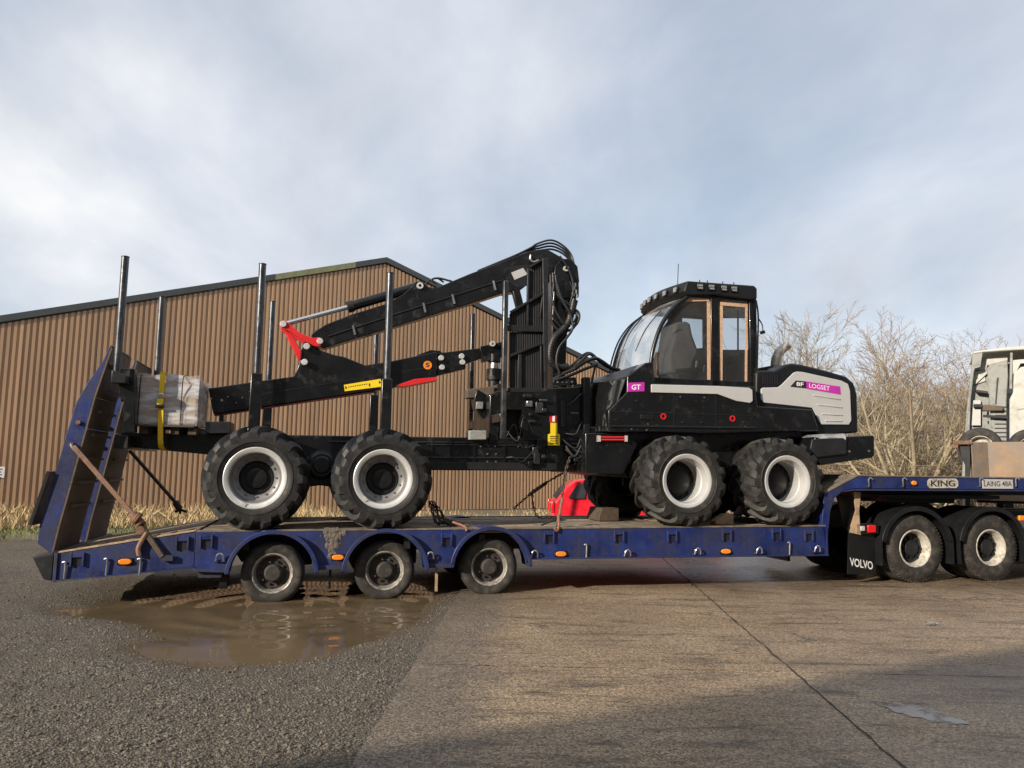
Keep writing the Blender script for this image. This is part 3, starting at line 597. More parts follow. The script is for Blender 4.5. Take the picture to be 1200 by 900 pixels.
# ---- bare winter trees
def seg_ring(mb, p0, p1, r0, r1, n=4):
    d = (p1-p0); L = d.length
    if L < 1e-5: return
    d /= L; x = d.cross(Vector((.3, .5, .81))); x.normalize(); y = d.cross(x); o = len(mb.v)
    for p, r in ((p0, r0), (p1, r1)):
        for k in range(n):
            q = 6.2832*k/n; c = p+(x*math.cos(q)+y*math.sin(q))*r; mb.v.append((c.x, c.y, c.z))
    for k in range(n): mb.f.append((o+k, o+(k+1) % n, o+n+(k+1) % n, o+n+k))
def tree(name, label, px, Y, top, spread, stems, kids, mtr, mcr, seed, group, lean=.3, levels=3, rad=.09, base_h=.15, up=.25, rmin=.007):
    rd = random.Random(seed); X = (px-600)/900*Y; hh = (H+(559-top)/900*Y)*.88
    trunk, crown = MB(), MB()
    def grow(p, d, L, r, lv):
        segs = 4 if lv < 2 else 3; pts = [p]
        for i in range(segs):
            d = (d+Vector((rd.gauss(0, .13), rd.gauss(0, .13), rd.gauss(0, .1)+(up*.25 if lv < 2 else .02)))).normalized(); pts.append(pts[-1]+d*L/segs)
        tgt = trunk if lv < 2 else crown
        for i in range(segs):
            a, b = r*(1-.75*i/segs), r*(1-.75*(i+1)/segs); seg_ring(tgt, pts[i], pts[i+1], max(a, rmin), max(b, rmin*.8), 6 if lv == 0 else (4 if lv == 1 else 3))
        if lv >= levels: return
        nk = kids[lv]
        for k in range(nk):
            f = (base_h if lv == 0 else .15)+(1-(base_h if lv == 0 else .15))*(k+rd.random())/nk; i = min(segs-1, int(f*segs)); q = pts[i].lerp(pts[i+1], f*segs-i)
            dd = (pts[i+1]-pts[i]).normalized(); sidev = Vector((rd.gauss(0, 1), rd.gauss(0, 1), rd.gauss(0, .35))); sidev = (sidev-dd*sidev.dot(dd)).normalized()
            ang = rd.uniform(.45, 1.05)*spread
            nd = (dd*math.cos(ang)+sidev*math.sin(ang)).normalized()
            grow(q, nd, L*rd.uniform(.34, .6)*(1-.35*f), max(rmin, r*(1-.7*f)*.5), lv+1)
    for s in range(stems):
        a = rd.uniform(0, 6.28); l = lean*rd.uniform(.35, 1.3) if stems > 1 else lean*.15
        dd = Vector((math.cos(a)*l, math.sin(a)*l, 1)).normalized()
        grow(Vector((X+rd.gauss(0, .12*(stems > 1)), Y+rd.gauss(0, .12*(stems > 1)), -.2)), dd, (hh+.2)*rd.uniform(.72, 1.0)*(1 if s else 1.0), rad*rd.uniform(.7, 1.1), 0)
    t = Thing(name, label, 'tree', (X, Y, -.2), group, 'world')
    t.part('trunk', trunk, mtr, smooth=60); t.part('crown', crown, mcr, smooth=0)
tg = 'bare trees behind the gooseneck'
tree('bare_tree', 'grey bare tree fanning up just behind the engine hood', 968, 36, 378, .75, 7, (10, 9, 7), 'twig_grey', 'twig_grey', 5, tg, lean=.5, rad=.1, up=.2, rmin=.008)
tree('slim_tree', 'slim bare tree with reddish seed tufts at its tip', 1056, 33, 362, .8, 1, (34, 9, 6), 'bark', 'twig_red', 8, tg, rad=.12, base_h=.3)
tree('multi_stem_tree', 'pale multi-stemmed tree low in front of the scrub', 1064, 25, 415, .9, 12, (9, 6, 5), 'bark', 'twig', 12, tg, lean=.62, rad=.11, up=.12)
scr = [(935, 40, 440, 'twig_grey'), (985, 43, 428, 'twig'), (1010, 34, 448, 'twig'), (1030, 46, 420, 'twig_red'), (1088, 38, 436, 'twig'), (1110, 44, 418, 'twig_red'), (1135, 34, 446, 'twig'), (1150, 47, 408, 'twig_red'), (1182, 46, 384, 'twig_red'),
       (1230, 42, 405, 'twig'), (1290, 40, 420, 'twig_red'), (1048, 31, 470, 'twig'), (1000, 30, 480, 'twig'), (1105, 29, 470, 'twig'), (905, 44, 470, 'twig_grey'), (860, 46, 485, 'twig_grey')]
sl_ = ['low grey scrub tree at the left end behind the hood', 'tan scrub tree behind the hood nose', 'tan scrub tree right of the hood', 'russet-topped scrub tree behind the slim tree', 'tan scrub tree right of the slim tree', 'russet scrub tree midway to the scrap cab',
       'tan scrub tree just left of the scrap cab', 'russet scrub tree rising left above the scrap cab', 'tallest russet treetop showing above the scrap cab roof', 'tan tree at the right behind the scrap cab', 'russet tree beyond the right end of the scrap cab',
       'low tan bush left of the pale multi-stemmed tree', 'low tan bush under the hood nose', 'low tan bush right of the pale multi-stemmed tree', 'thin grey scrub tree behind the exhaust', 'thin grey scrub tree behind the cab']
for i, (px, Y, top, m) in enumerate(scr):
    tree('scrub_tree', sl_[i], px, Y, top, 1.0, 6, (9, 7, 5), 'bark_dark' if i % 3 else 'bark', m, 40+i, 'scrub trees behind the yard', lean=.5, rad=.07, up=.2, rmin=.009)
def bracken(n, seed, Y0=27, Y1=46, hs=1.0):
    rg = np.random.default_rng(seed); vs = []; fs = []
    for i in range(n):
        Y = rg.uniform(Y0, Y1); px = rg.uniform(900, 1330); x = (px-600)/900*Y; h = hs*rg.uniform(1.2, 3.4)*(.6+.4*rg.random()); a = rg.uniform(0, 6.28); w = rg.uniform(.006, .014)
        p = np.array([x, Y, -.15]); d = np.array([rg.normal(0, .2), rg.normal(0, .2), 1.])
        for k in range(rg.integers(2, 5)):
            q = p+d*h/3*rg.uniform(.7, 1.2); o = len(vs); c, s = math.cos(a)*w, math.sin(a)*w
            vs += [(p[0]-c, p[1]-s, p[2]), (p[0]+c, p[1]+s, p[2]), (q[0]+c*.7, q[1]+s*.7, q[2]), (q[0]-c*.7, q[1]-s*.7, q[2])]; fs.append((o, o+1, o+2, o+3))
            for m_ in range(3):
                f = rg.random(); b = p+(q-p)*f; e = b+np.array([rg.normal(0, .28), rg.normal(0, .28), rg.uniform(.05, .35)]); o = len(vs)
                vs += [(b[0]-c*.6, b[1]-s*.6, b[2]), (b[0]+c*.6, b[1]+s*.6, b[2]), (e[0], e[1], e[2])]; fs.append((o, o+1, o+2))
            p = q; d = d+np.array([rg.normal(0, .25), rg.normal(0, .25), 0])
    return MB().add(vs, fs)
bk = bracken(7000, 9); bk2 = bracken(9000, 10, 37, 52, 1.9); bk.add(bk2.v, bk2.f)
structure('dead_bracken', bk, 'bracken', 'stuff', smooth=0, label='dense brown dead bracken and reeds under the bare trees', cat='undergrowth')
# ================================================================== LOW-LOADER TRAILER
def deckz(u): return .862+.005*u
def place(thing, name, me, c, parent=None, flip=False, rot=0.0):
    o = bpy.data.objects.new(name, me); COL.objects.link(o); o.parent = parent or thing.e
    if parent is None: o.location = Vector(c)-Vector(thing.base)
    else: o.location = c
    if flip: o.rotation_euler = (0, rot, math.pi)
    elif rot: o.rotation_euler = (0, rot, 0)
    return o
def shared(name, mb, m, smooth=35):
    me = mesh_of(name, mb, smooth=smooth); me.materials.append(M[m]); return me
Z0 = (0, 0, 0)
def ring_studs(mb, r, n, a, rad, L, hexn=6, ph=0.0):
    for i in range(n):
        q = 2*math.pi*i/n+ph; c = (r*math.cos(q), a, r*math.sin(q)); mb.cyl((c[0], a, c[2]), (c[0], a-L, c[2]), rad, n=hexn)
    return mb
def wheel(thing, kit, c, flip=False, rot=0.0):
    w = place(thing, 'wheel', kit['wheel'], c, flip=flip, rot=rot)
    for nm in kit:
        if nm != 'wheel': place(thing, nm, kit[nm], Z0, parent=w)
    return w
M['hub_grimy'] = mat('grimy_hub', (.03, .028, .026), .7, var=.3, vscale=20, bump=.3, dirt=((.08, .065, .05), .3, 14))
# road wheel of the trailer (faces -v)
tk = {}
mb = MB().lathe([(.205, .10), (.222, .10), (.235, -.105), (.252, -.115), (.252, -.128), (.243, -.134), (.228, -.126), (.218, -.10), (.208, -.06), (.2, -.045), (.205, .10)], Z0, 36); tk['wheel'] = shared('wheel', mb, 'rim_worn')
mb = MB().lathe([(.235, -.1), (.25, -.13), (.29, -.148), (.335, -.15), (.36, -.135), (.374, -.115), (.372, -.1), (.384, -.098), (.385, -.055), (.374, -.05), (.374, -.035), (.386, -.03), (.387, .03), (.374, .035), (.374, .05), (.385, .055), (.384, .1), (.36, .135), (.31, .15), (.235, .1)], Z0, 48); tk['tyre'] = shared('tyre', mb, 'rubber_old')
mb = MB().lathe([(.206, -.05), (.17, -.058), (.15, -.045), (.11, -.05), (.105, -.115), (.085, -.135), (.0, -.137)], Z0, 28); ring_studs(mb, .14, 10, -.05, .014, .03); tk['hub'] = shared('hub', mb, 'hub_grimy')
mb = MB()
ring_studs(mb, .186, 8, -.052, .013, .004, 10); tk['hand_hole'] = shared('hand_hole', mb, 'dark_print')

tr = Thing('low_loader_trailer', 'blue three-axle low-loader trailer with raised rear ramps carrying the black forwarder', 'trailer', (0, 1.27, 0))
AX = [(-3.02, .315), (-1.635, .328), (-.255, .352)]
TW_ = 2.54
# side rails with wheel arches
def rail_poly():
    pts = [(-3.93, deckz(-3.93)-.012), (-3.93, .40), (-3.58, .37)]
    for (cu, cz) in AX:
        pts += arc((cu, cz-.01), .5, 172, 8, 16)
        pts += [(cu+.56, .40), (cu+.8, .40)] if cu < -1 else [(cu+.55, .47)]
    pts += [(4.86, .462), (4.86, deckz(4.86)-.012)]
    return pts
RP = rail_poly()
rail = tr.part('side_rail', MB().prism(RP, 0, .07), 'blue', bevel=.004); tr.part('side_rail', MB().prism(RP, TW_-.07, TW_), 'blue', bevel=.004)
mb = MB(); mb.prism([(.28, .455), (4.88, .448), (4.88, .47), (.28, .475)], -.035, .068); tr.part('rail_flange', mb, 'blue', bevel=.003)
mb = MB().prism([(-3.93, .362), (-3.56, .345), (-3.56, .372), (-3.93, .40)], -.03, .4); mb.prism([(-3.88, .28), (-3.62, .28), (-3.6, .36), (-3.9, .375)], .03, .35); tr.part('rail_flange', mb, 'blue_dark', bevel=.003)
for cu in (-2.33, -.945):
    tr.part('rail_flange', MB().prism([(cu-.15, .36), (cu+.17, .36), (cu+.17, .415), (cu-.15, .415)], -.03, .3), 'blue_dark', bevel=.004)
for (cu, cz) in AX:                                   # mudguards
    for v0, v1 in ((-.075, .36), (TW_-.36, TW_+.075)):
        o, i = arc((cu, cz-.01), .545, 178, 2, 22), arc((cu, cz-.01), .522, 178, 2, 22)
        fd = tr.part('mudguard', MB().prism(o+i[::-1], v0, v1), 'blue', bevel=.006)
    o, i = arc((cu, cz-.01), .556, 177, 3, 22), arc((cu, cz-.01), .505, 177, 3, 22); tr.part('mudguard_lip', MB().prism(o+i[::-1], -.092, -.0765), 'blue', bevel=.006)
for k, (cu, cz) in enumerate(AX):
    wheel(tr, tk, (cu, .19, cz), rot=.7*k); wheel(tr, tk, (cu, TW_-.19, cz), flip=True, rot=.4*k)
    tr.part('axle', MB().cyl((cu, .25, cz), (cu, TW_-.25, cz), .07, n=16), 'charcoal')
    for v in (.62, 1.92): tr.part('suspension_arm', MB().prism([(cu-.5, .52), (cu-.42, .40), (cu, .43), (cu+.3, .5), (cu+.3, .58), (cu-.5, .58)], v-.05, v+.05), 'charcoal', bevel=.006); tr.part('air_bag', MB().cyl((cu+.36, v, .36), (cu+.36, v, .6), .11, n=14), 'black_matt')
for v in (.62, 1.92): tr.part('chassis_beam', MB().prism([(-5.2, .42), (-3.9, .55), (4.86, .52), (4.86, .83), (-3.9, .8), (-5.2, .58)], v-.07, v+.07), 'charcoal', bevel=.006)
for k in range(9): tr.part('cross_member', MB().box(-3.4+k*1.0, -3.32+k*1.0, .075, TW_-.075, .6, .78), 'charcoal')
for (x, y0, y1) in ((512, 664, 693), (387, 670, 690), (262, 672, 690)):
    a, b = T(x, y0, .12), T(x, y1, .12); tr.part('mud_flap' if x < 300 else 'support_bar', MB().box(a[0]-(.045 if x < 300 else .016), a[0]+(.045 if x < 300 else .016), .12, .15 if x > 300 else .4, b[1], .42), 'black_matt' if x < 400 else 'plank_pale')
# deck boards
vs = np.linspace(.075, TW_-.075, 13)
for i in range(12):
    cuts = [-3.9, -1.9+.35*math.sin(i*2.1), .7+.5*math.sin(i*1.3+1), 2.9+.4*math.sin(i*1.7), 4.84]
    for a, b in zip(cuts, cuts[1:]):
        dz = random.uniform(-.004, .006); m = 'plank_pale' if (i in (7, 8) and random.random() < .55) or random.random() < .07 else 'plank'
        tr.part('deck_plank', MB().prism([(a+.004, deckz(a)-.06), (b-.004, deckz(b)-.06), (b-.004, deckz(b)+dz), (a+.004, deckz(a)+dz)], vs[i]+.004, vs[i+1]-.004), m, bevel=.004, seg=1)
for v0, v1 in ((-.006, .073), (TW_-.073, TW_+.006)): tr.part('deck_edge', MB().prism([(-3.93, deckz(-3.93)-.01), (4.86, deckz(4.86)-.01), (4.86, deckz(4.86)+.01), (-3.93, deckz(-3.93)+.01)], v0, v1), 'deck', bevel=.003)
# sloping tail
def tz(u): return .842+(u+3.93)*(.842-.598)/1.48
TP = [(-3.935, .835), (-5.42, .588), (-5.42, .29), (-4.6, .36), (-3.935, .42)]
for v0, v1 in ((0, .06), (TW_-.06, TW_)): tr.part('tail_rail', MB().prism(TP, v0, v1), 'blue', bevel=.004)
tr.part('tail_flange', MB().prism([(-5.42, .276), (-4.6, .346), (-3.935, .406), (-3.935, .42), (-4.6, .36), (-5.42, .29)], -.03, .058), 'blue', bevel=.003)
tr.part('tail_end_plate', MB().box(-5.46, -5.421, -.02, TW_+.02, .27, .6), 'blue_dark', bevel=.006)
tr.part('rear_bumper', MB().prism([(-5.7, .56), (-5.47, .57), (-5.47, .28), (-5.56, .3)], .0, TW_), 'charcoal', bevel=.01)
vt = np.linspace(.065, TW_-.065, 12)
for i in range(11):
    tr.part('tail_plank', MB().prism([(-5.4, tz(-5.4)-.05), (-3.94, tz(-3.94)-.05), (-3.94, tz(-3.94)+.006), (-5.4, tz(-5.4)+.006)], vt[i]+.004, vt[i+1]-.004), 'plank_pale' if i in (5, 6, 7) else 'plank', bevel=.004, seg=1)
tr.part('tail_edge', MB().prism([(-5.42, tz(-5.42)), (-3.935, tz(-3.935)), (-3.935, tz(-3.935)+.02), (-5.42, tz(-5.42)+.02)], -.006, .063), 'plank_pale', bevel=.003)
for k in range(7):
    u = -5.25+k*.2; tr.part('tail_cleat', MB().beam((u, .1, tz(u)+.014), (u+.03, .42, tz(u)+.014), .02, .018), 'rust')
# gooseneck
gp = [(4.86, .462)]+P(0, (973, 600), (978, 584), (987, 576), (1000, 572.5))+[(10.6, T(1200, 573.5, 0)[1]), (10.6, T(1200, 559.5, 0)[1])]+P(0, (1005, 557), (966, 577))+[(4.80, deckz(4.8)+.03)]
for v0, v1 in ((0, .1), (TW_-.1, TW_)): tr.part('gooseneck_beam', MB().prism(gp, v0, v1), 'blue', bevel=.006)
g1_, g2_ = T(1005, 557, 0), T(966, 577, 0)
tr.part('gooseneck_ramp_plate', MB().prism([(g2_[0], g2_[1]-.02), (g1_[0], g1_[1]-.012), (g1_[0], g1_[1]+.012), (g2_[0], g2_[1]+.008)], -.01, TW_+.01), 'deck', bevel=.003)
tr.part('gooseneck_front_plate', MB().prism([(4.80, deckz(4.8)+.03), (4.83, deckz(4.8)+.03), (g2_[0]+.03, g2_[1]-.03), (g2_[0], g2_[1]-.02)], .1, TW_-.1), 'blue_dark')
tr.part('gooseneck_deck_plate', MB().box(g1_[0]+.002, 10.6, -.012, TW_+.012, g1_[1]-.012, g1_[1]+.01), 'deck', bevel=.003)
tr.part('gooseneck_flange', MB().prism(P(0, (1000, 573), (987, 576.5))[::-1]+[(10.6, gp[5][1]), (10.6, gp[5][1]-.02), (T(1000, 574.5, 0)[0], T(1000, 574.8, 0)[1])], -.03, .12), 'blue_dark')
for k in range(6): tr.part('gooseneck_crossbeam', MB().box(5.7+k*.85, 5.8+k*.85, .1, TW_-.1, 1.48, 1.6), 'charcoal')
tr.part('kingpin_plate', MB().box(6.2, 8.6, .5, 2.05, 1.28, 1.34), 'charcoal'); tr.part('kingpin_plate', MB().box(6.0, 9.4, .75, 1.8, 1.342, 1.47), 'charcoal')
tr.part('front_edge', MB().box(4.862, 4.885, -.01, .09, .455, .86), 'blue')
# things welded to the side: pockets, rings, pins, lamps, plates
def pocket(x, y):
    u, z = T(x, y, 0); fr = MB().box(u-.075, u-.055, -.035, .0, z-.085, z+.075); fr.box(u+.055, u+.075, -.035, 0, z-.085, z+.075); fr.box(u-.055, u+.055, -.03, 0, z+.02, z+.072)
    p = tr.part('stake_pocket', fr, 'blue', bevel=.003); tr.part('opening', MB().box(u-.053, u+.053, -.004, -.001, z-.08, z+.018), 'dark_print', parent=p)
for x, y in ((91, 655), (214, 636), (242, 634), (523, 632), (643, 628.5), (725, 628), (787, 628), (851, 626.5), (909, 625.5), (947, 627)): pocket(x, y)
def lring(x, y):
    u, z = T(x, y, -.03); b = tr.part('lashing_ring', MB().tube([(u-.045, -.045, z-.04), (u-.035, -.06, z+.02), (u, -.06, z+.045), (u+.035, -.06, z+.02), (u+.045, -.045, z-.04)], .011, 7), 'steel')
    tr.part('ring_plate', MB().box(u-.065, u+.065, -.03, -.002, z-.06, z-.03), 'blue', parent=b, bevel=.003)
for x, y in ((258, 653), (504, 651), (626, 649), (735, 648), (817, 646), (889, 645), (957, 643)): lring(x, y)
for x, y in ((76, 668), (125, 664), (164, 664), (687, 646), (925, 643)):
    u, z = T(x, y, -.02); tr.part('tie_hook', MB().tube([(u-.03, -.02, z+.085), (u, -.03, z+.09), (u+.004, -.025, z+.03), (u, -.02, z-.1)], .012, 7), 'steel')
def lamp(x, y, v=0.0, m='orange', nm='marker_lamp', w=.075):
    u, z = T(x, y, v); l = tr.part(nm, MB().prism([(u+w*math.copysign(abs(math.cos(q_))**.7, math.cos(q_)), z+.034*math.sin(q_)) for q_ in [2*math.pi*i_/20 for i_ in range(20)]], v-.036, v-.002), m, bevel=.01, seg=3); tr.part('lamp_base', MB().box(u-w-.012, u+w+.012, v-.012, v-.001, z-.04, z+.04), 'black_matt', parent=l, bevel=.004)
for x, y in ((147, 658), (396, 653), (657, 649), (850, 646)): lamp(x, y)
lamp(1070, 566, w=.045)
for x in (1020, 1060, 1150, 1192):
    u, z = T(x, 565.5, -.02); tr.part('gooseneck_loop', MB().tube([(u-.035, -.01, z-.06), (u-.04, -.035, z-.05), (u-.04, -.035, z+.05), (u, -.035, z+.07), (u+.03, -.035, z+.04)], .01, 7), 'steel')
k0, k1 = T(1087, 566.5, -.01), T(1123, 566.5, -.01)
kp = tr.part('name_plate', MB().prism([(k0[0]+.04, k0[1]-.075), (k1[0]-.04, k1[1]-.075), (k1[0], k1[1]-.035), (k1[0], k1[1]+.035), (k1[0]-.04, k1[1]+.075), (k0[0]+.04, k0[1]+.075), (k0[0], k0[1]+.035), (k0[0], k0[1]-.035)], -.012, -.002), 'rim_cream', bevel=.003)
tr.part('lettering', text_mb('KING', (k0[0]+.06, k0[1]-.048), (k1[0]-.06, k1[1]-.048), .096, -.014, bold=.018), 'dark_print', parent=kp)
k0, k1 = T(1151, 567, -.01), T(1187, 567, -.01)
np_ = tr.part('number_plate', MB().box(k0[0], k1[0], -.014, -.002, k0[1]-.075, k0[1]+.075), 'grey_panel', bevel=.003)
tr.part('lettering', text_mb('LAING 48A', (k0[0]+.03, k0[1]-.04), (k1[0]-.03, k1[1]-.04), .082, -.016, bold=.006), 'dark_print', parent=np_)
mb = MB(); rg = random.Random(4)
for i in range(240):
    y = rg.uniform(614, 656); wd_ = 11 if y < 632 else 8*(1-(y-632)/40); x = 393+rg.gauss(0, 1)*wd_*.5-(y-620)*.12; u, z = T(x, y, 0); r_ = (.006+.012*rg.expovariate(1))*(1 if y < 640 else .7); r_ = min(r_, .035)
    if z > deckz(u)-.01: z = deckz(u)-.02
    n_ = 7; ph = rg.random()*6; mb.loft([(u+r_*rg.uniform(.6, 1.2)*math.cos(ph+6.283*k/n_), -.0012, z+1.7*r_*rg.uniform(.6, 1.2)*math.sin(ph+6.283*k/n_)) for k in range(n_)], [(u+r_*.45*math.cos(ph+6.283*k/n_), -.004-r_*.2, z+r_*.5*math.sin(ph+6.283*k/n_)) for k in range(n_)])
tr.part('mud_splash', mb, 'mud', smooth=60)['kind'] = 'stuff'
# raised ramps
def ramp_part(v0, w, lab):
    L_ = P(.15, (129, 405), (120, 424), (105, 445), (90, 470), (80, 502), (66, 550), (55, 590), (46, 617), (44, 637), (60, 649))
    Rr = P(.15, (130, 407), (122, 430), (110, 465), (100, 502), (82, 567), (67, 620))
    poly = L_+Rr[::-1]
    r = tr.part('ramp', MB().prism(poly, v0, v0+.035), 'blue', bevel=.004, label=lab)
    tr.part('ramp_side', MB().prism(poly, v0+w-.035, v0+w), 'blue', parent=r, bevel=.004)
    Rf = [L_[-1]]+Rr[::-1]+[L_[0]]
    for i in range(len(Rf)-1):
        (a0, b0), (a1, b1) = Rf[i], Rf[i+1]; dx, dz = a1-a0, b1-b0; q = math.hypot(dx, dz); nx, nz = dz/q*.02, -dx/q*.02
        tr.part('running_plate', MB().prism([(a0, b0+.002), (a1, b1-.002), (a1+nx, b1+nz-.002), (a0+nx, b0+nz+.002)], v0-.004, v0+w+.004), 'ramp_face', parent=r)
    for i in range(7):
        f = .12+i*.13; (a0, b0), (a1, b1) = Rf[1], Rf[-2]; a, b = a0+(a1-a0)*f, b0+(b1-b0)*f
        tr.part('grip_bar', MB().beam((a+.055, v0+.1, b-.0), (a+.055, v0+w-.12+.05*(i % 2), b+.0), .025, .03), 'ramp_face', parent=r)
    mb = MB()
    for i in range(4): a, b = L_[1+2*i]; a2, b2 = L_[2+2*i] if i < 3 else L_[8]; mb.beam((a+.04, v0+.04, b), (a+.04, v0+w-.04, b), .05, .05)
    tr.part('ramp_brace', mb, 'charcoal', parent=r)
    tr.part('ramp_hinge', MB().cyl((L_[-1][0]+.06, v0-.03, L_[-1][1]-.0), (L_[-1][0]+.06, v0+w+.03, L_[-1][1]), .045), 'charcoal', parent=r)
    for x, y in ((92, 495), (84, 521)):
        u, z = T(x, y, .15); tr.part('pin', MB().cyl((u, v0-.03, z), (u, v0-.001, z), .028, n=12), 'rust', parent=r)
    return r
ramp_part(.15, 1.0, 'near ramp of the trailer tail'); ramp_part(1.5, 1.0, 'far ramp of the trailer tail')
u, z = T(52, 590, .15); tr.part('ramp_foot', MB().beam((u+.03, .3, z+.38), (u-.12, .3, z-.25), .4, .035), 'charcoal')

# ================================================================== TRACTOR UNIT
uk = {}
mb = MB().lathe([(.235, .02), (.235, -.08), (.25, -.12), (.262, -.135), (.285, -.14), (.292, -.15), (.286, -.158), (.268, -.152), (.255, -.13), (.246, -.06), (.24, .0), (.235, .02)], Z0, 44); uk['wheel'] = shared('wheel', mb, 'rim_cream')
prof = [(.285, -.13), (.3, -.155), (.35, -.172), (.42, -.172), (.48, -.155), (.512, -.13)]
for k in range(-2, 3): prof += [(.528, k*.05-.022), (.53, k*.05+.016), (.517, k*.05+.019), (.517, k*.05+.026)]
prof += [(.512, .13), (.46, .165), (.36, .172), (.285, .12)]
mb = MB().lathe(prof, Z0, 56)
for i in range(60):
    q = 2*math.pi*i/60; c, s = math.cos(q), math.sin(q); t = Vector((-s, 0, c)); n_v = Vector((c, 0, s))
    for sg_ in (-1, 1):
        p = n_v*.505; mb.loft([p+t*.012+Vector((0, sg_*.118, 0)), p-t*.012+Vector((0, sg_*.118, 0)), p-t*.012+Vector((0, sg_*.145, 0))-n_v*.02, p+t*.012+Vector((0, sg_*.145, 0))-n_v*.02],
                                   [p+n_v*.024+t*.01+Vector((0, sg_*.118, 0)), p+n_v*.024-t*.01+Vector((0, sg_*.118, 0)), p+n_v*.016-t*.01+Vector((0, sg_*.142, 0)), p+n_v*.016+t*.01+Vector((0, sg_*.142, 0))])
uk['tyre'] = shared('tyre', mb, 'rubber_old')
mb = MB().lathe([(.238, -.01), (.19, -.03), (.17, -.015), (.13, -.02), (.125, -.06), (.115, -.075), (.06, -.085), (.0, -.086)], Z0, 32); ring_studs(mb, .15, 10, -.02, .016, .04); uk['hub'] = shared('hub', mb, 'charcoal')
mb = MB(); ring_studs(mb, .205, 8, -.028, .024, .006, 12, .2); uk['hand_hole'] = shared('hand_hole', mb, 'dark_print')
tu = Thing('tractor_unit', 'dark six-wheel tractor unit coupled under the gooseneck at the right', 'truck', (7.2, 1.27, 0))
UW = [(6.54, .505), (7.98, .505)]
for k, (cu, cz) in enumerate(UW):
    for v, fl in ((.27, False), (.62, False), (1.92, True), (2.27, True)): wheel(tu, uk, (cu, v, cz+.02), flip=fl, rot=.5*k+v)
    tu.part('axle', MB().cyl((cu, .3, cz+.02), (cu, 2.24, cz+.02), .09), 'charcoal')
    tu.part('differential', MB().lathe([(0, -.22), (.14, -.18), (.19, 0), (.14, .18), (0, .22)], (cu, 1.27, cz+.02), 20), 'charcoal')
    for v0, v1 in ((.06, .86), (1.68, 2.48)):
        o, i = arc((cu, cz), .665, 168, 12, 20), arc((cu, cz), .645, 168, 12, 20); g = tu.part('mudguard', MB().prism(o+i[::-1], v0, v1), 'black_matt', bevel=.006)
        lo_, li_ = arc((cu, cz), .675, 168, 12, 20), arc((cu, cz), .60, 168, 12, 20); tu.part('lip', MB().prism(lo_+li_[::-1], v0-.012, v0-.001), 'black_matt', parent=g, bevel=.005)
        for sgn_ in (-1, 1): tu.part('end_flap', MB().box(cu+sgn_*.655-.012, cu+sgn_*.655+.012, v0, v1, .28, cz+.14), 'black_matt', parent=g)
for v in (.85, 1.69): tu.part('frame_rail', MB().prism([(5.45, .8), (11.2, .78), (11.2, 1.08), (5.45, 1.06)], v-.04, v+.04), 'charcoal', bevel=.005)
tu.part('rear_crossmember', MB().box(5.38, 5.449, .75, 1.79, .72, 1.06), 'charcoal', bevel=.01)
tu.part('fifth_wheel', MB().prism_z([(6.6, .75), (7.9, .72), (8.05, .95), (8.05, 1.6), (7.9, 1.82), (6.6, 1.8), (6.75, 1.4), (6.75, 1.15)], 1.2, 1.275), 'charcoal', bevel=.01)
for v in (.9, 1.6): tu.part('fifth_wheel_bracket', MB().prism([(6.9, 1.09), (7.7, 1.09), (7.5, 1.198), (7.1, 1.198)], v-.03, v+.03), 'charcoal')
fl0, fl1 = T(990, 628, .12), T(1031, 672, .12)
fp = tu.part('mud_flap', MB().add([(fl0[0]+.03, .12, fl1[1]+.0), (fl1[0], .2, fl1[1]-.02), (fl1[0], .2, .86), (fl0[0]+.08, .12, .86), (fl0[0]+.03, .14, fl1[1]), (fl1[0], .22, fl1[1]-.02), (fl1[0], .22, .86), (fl0[0]+.08, .14, .86)], [(0, 1, 2, 3), (4, 5, 6, 7), (0, 1, 5, 4), (1, 2, 6, 5), (2, 3, 7, 6), (3, 0, 4, 7)]), 'black_matt')
a_, b_ = T(996, 663, .12), T(1026.5, 668.5, .12)
tm = text_mb('VOLVO', (a_[0], a_[1]), (b_[0], b_[1]), .125, 0, bold=.018); tm.v = [(x, .12+.08*(x-fl0[0]-.03)/(fl1[0]-fl0[0]-.03)-.006, z) for x, y, z in tm.v]; tu.part('lettering', tm, 'white', parent=fp)
fp2 = tu.part('mud_flap', MB().box(fl0[0]+.1, fl0[0]+.14, 1.75, 2.45, fl1[1], .86), 'black_matt')
q = T(1018, 620, .1); lb = tu.part('lamp_panel', MB().box(q[0]-.2, q[0]+.2, .12, .2, q[1]-.08, q[1]+.085), 'black_matt', bevel=.01)
tu.part('rear_lamp', MB().box(q[0]-.02, q[0]+.13, .09, .121, q[1]-.055, q[1]+.06), 'red_lens', parent=lb, bevel=.012); tu.part('reverse_lamp', MB().box(q[0]-.14, q[0]-.06, .1, .121, q[1]-.03, q[1]+.045), 'grey_panel', parent=lb, bevel=.01)
q = T(1196, 607, .05); tu.part('side_lamp', MB().box(q[0]-.06, q[0]+.08, .01, .05, q[1]-.04, q[1]+.04), 'orange', bevel=.01)
mb = MB().sheet([[(5.28, .2, 1.42), (5.5, .22, 1.45), (5.6, .2, 1.44)], [(5.34, .16, 1.1), (5.46, .1, 1.1), (5.55, .18, 1.1)], [(5.36, .18, .86), (5.42, .08, .8), (5.5, .2, .82)]]); 
c0 = P3(.12, (1000, 576), (1009, 577), (1007, 600), (1009, 627), (995, 624), (1003, 598)); 
tu.part('torn_flap', MB().loft([(a, b+.0, c) for a, b, c in c0], [(a+.03, b+.06, c) for a, b, c in c0]), 'plank_pale', bevel=.004)
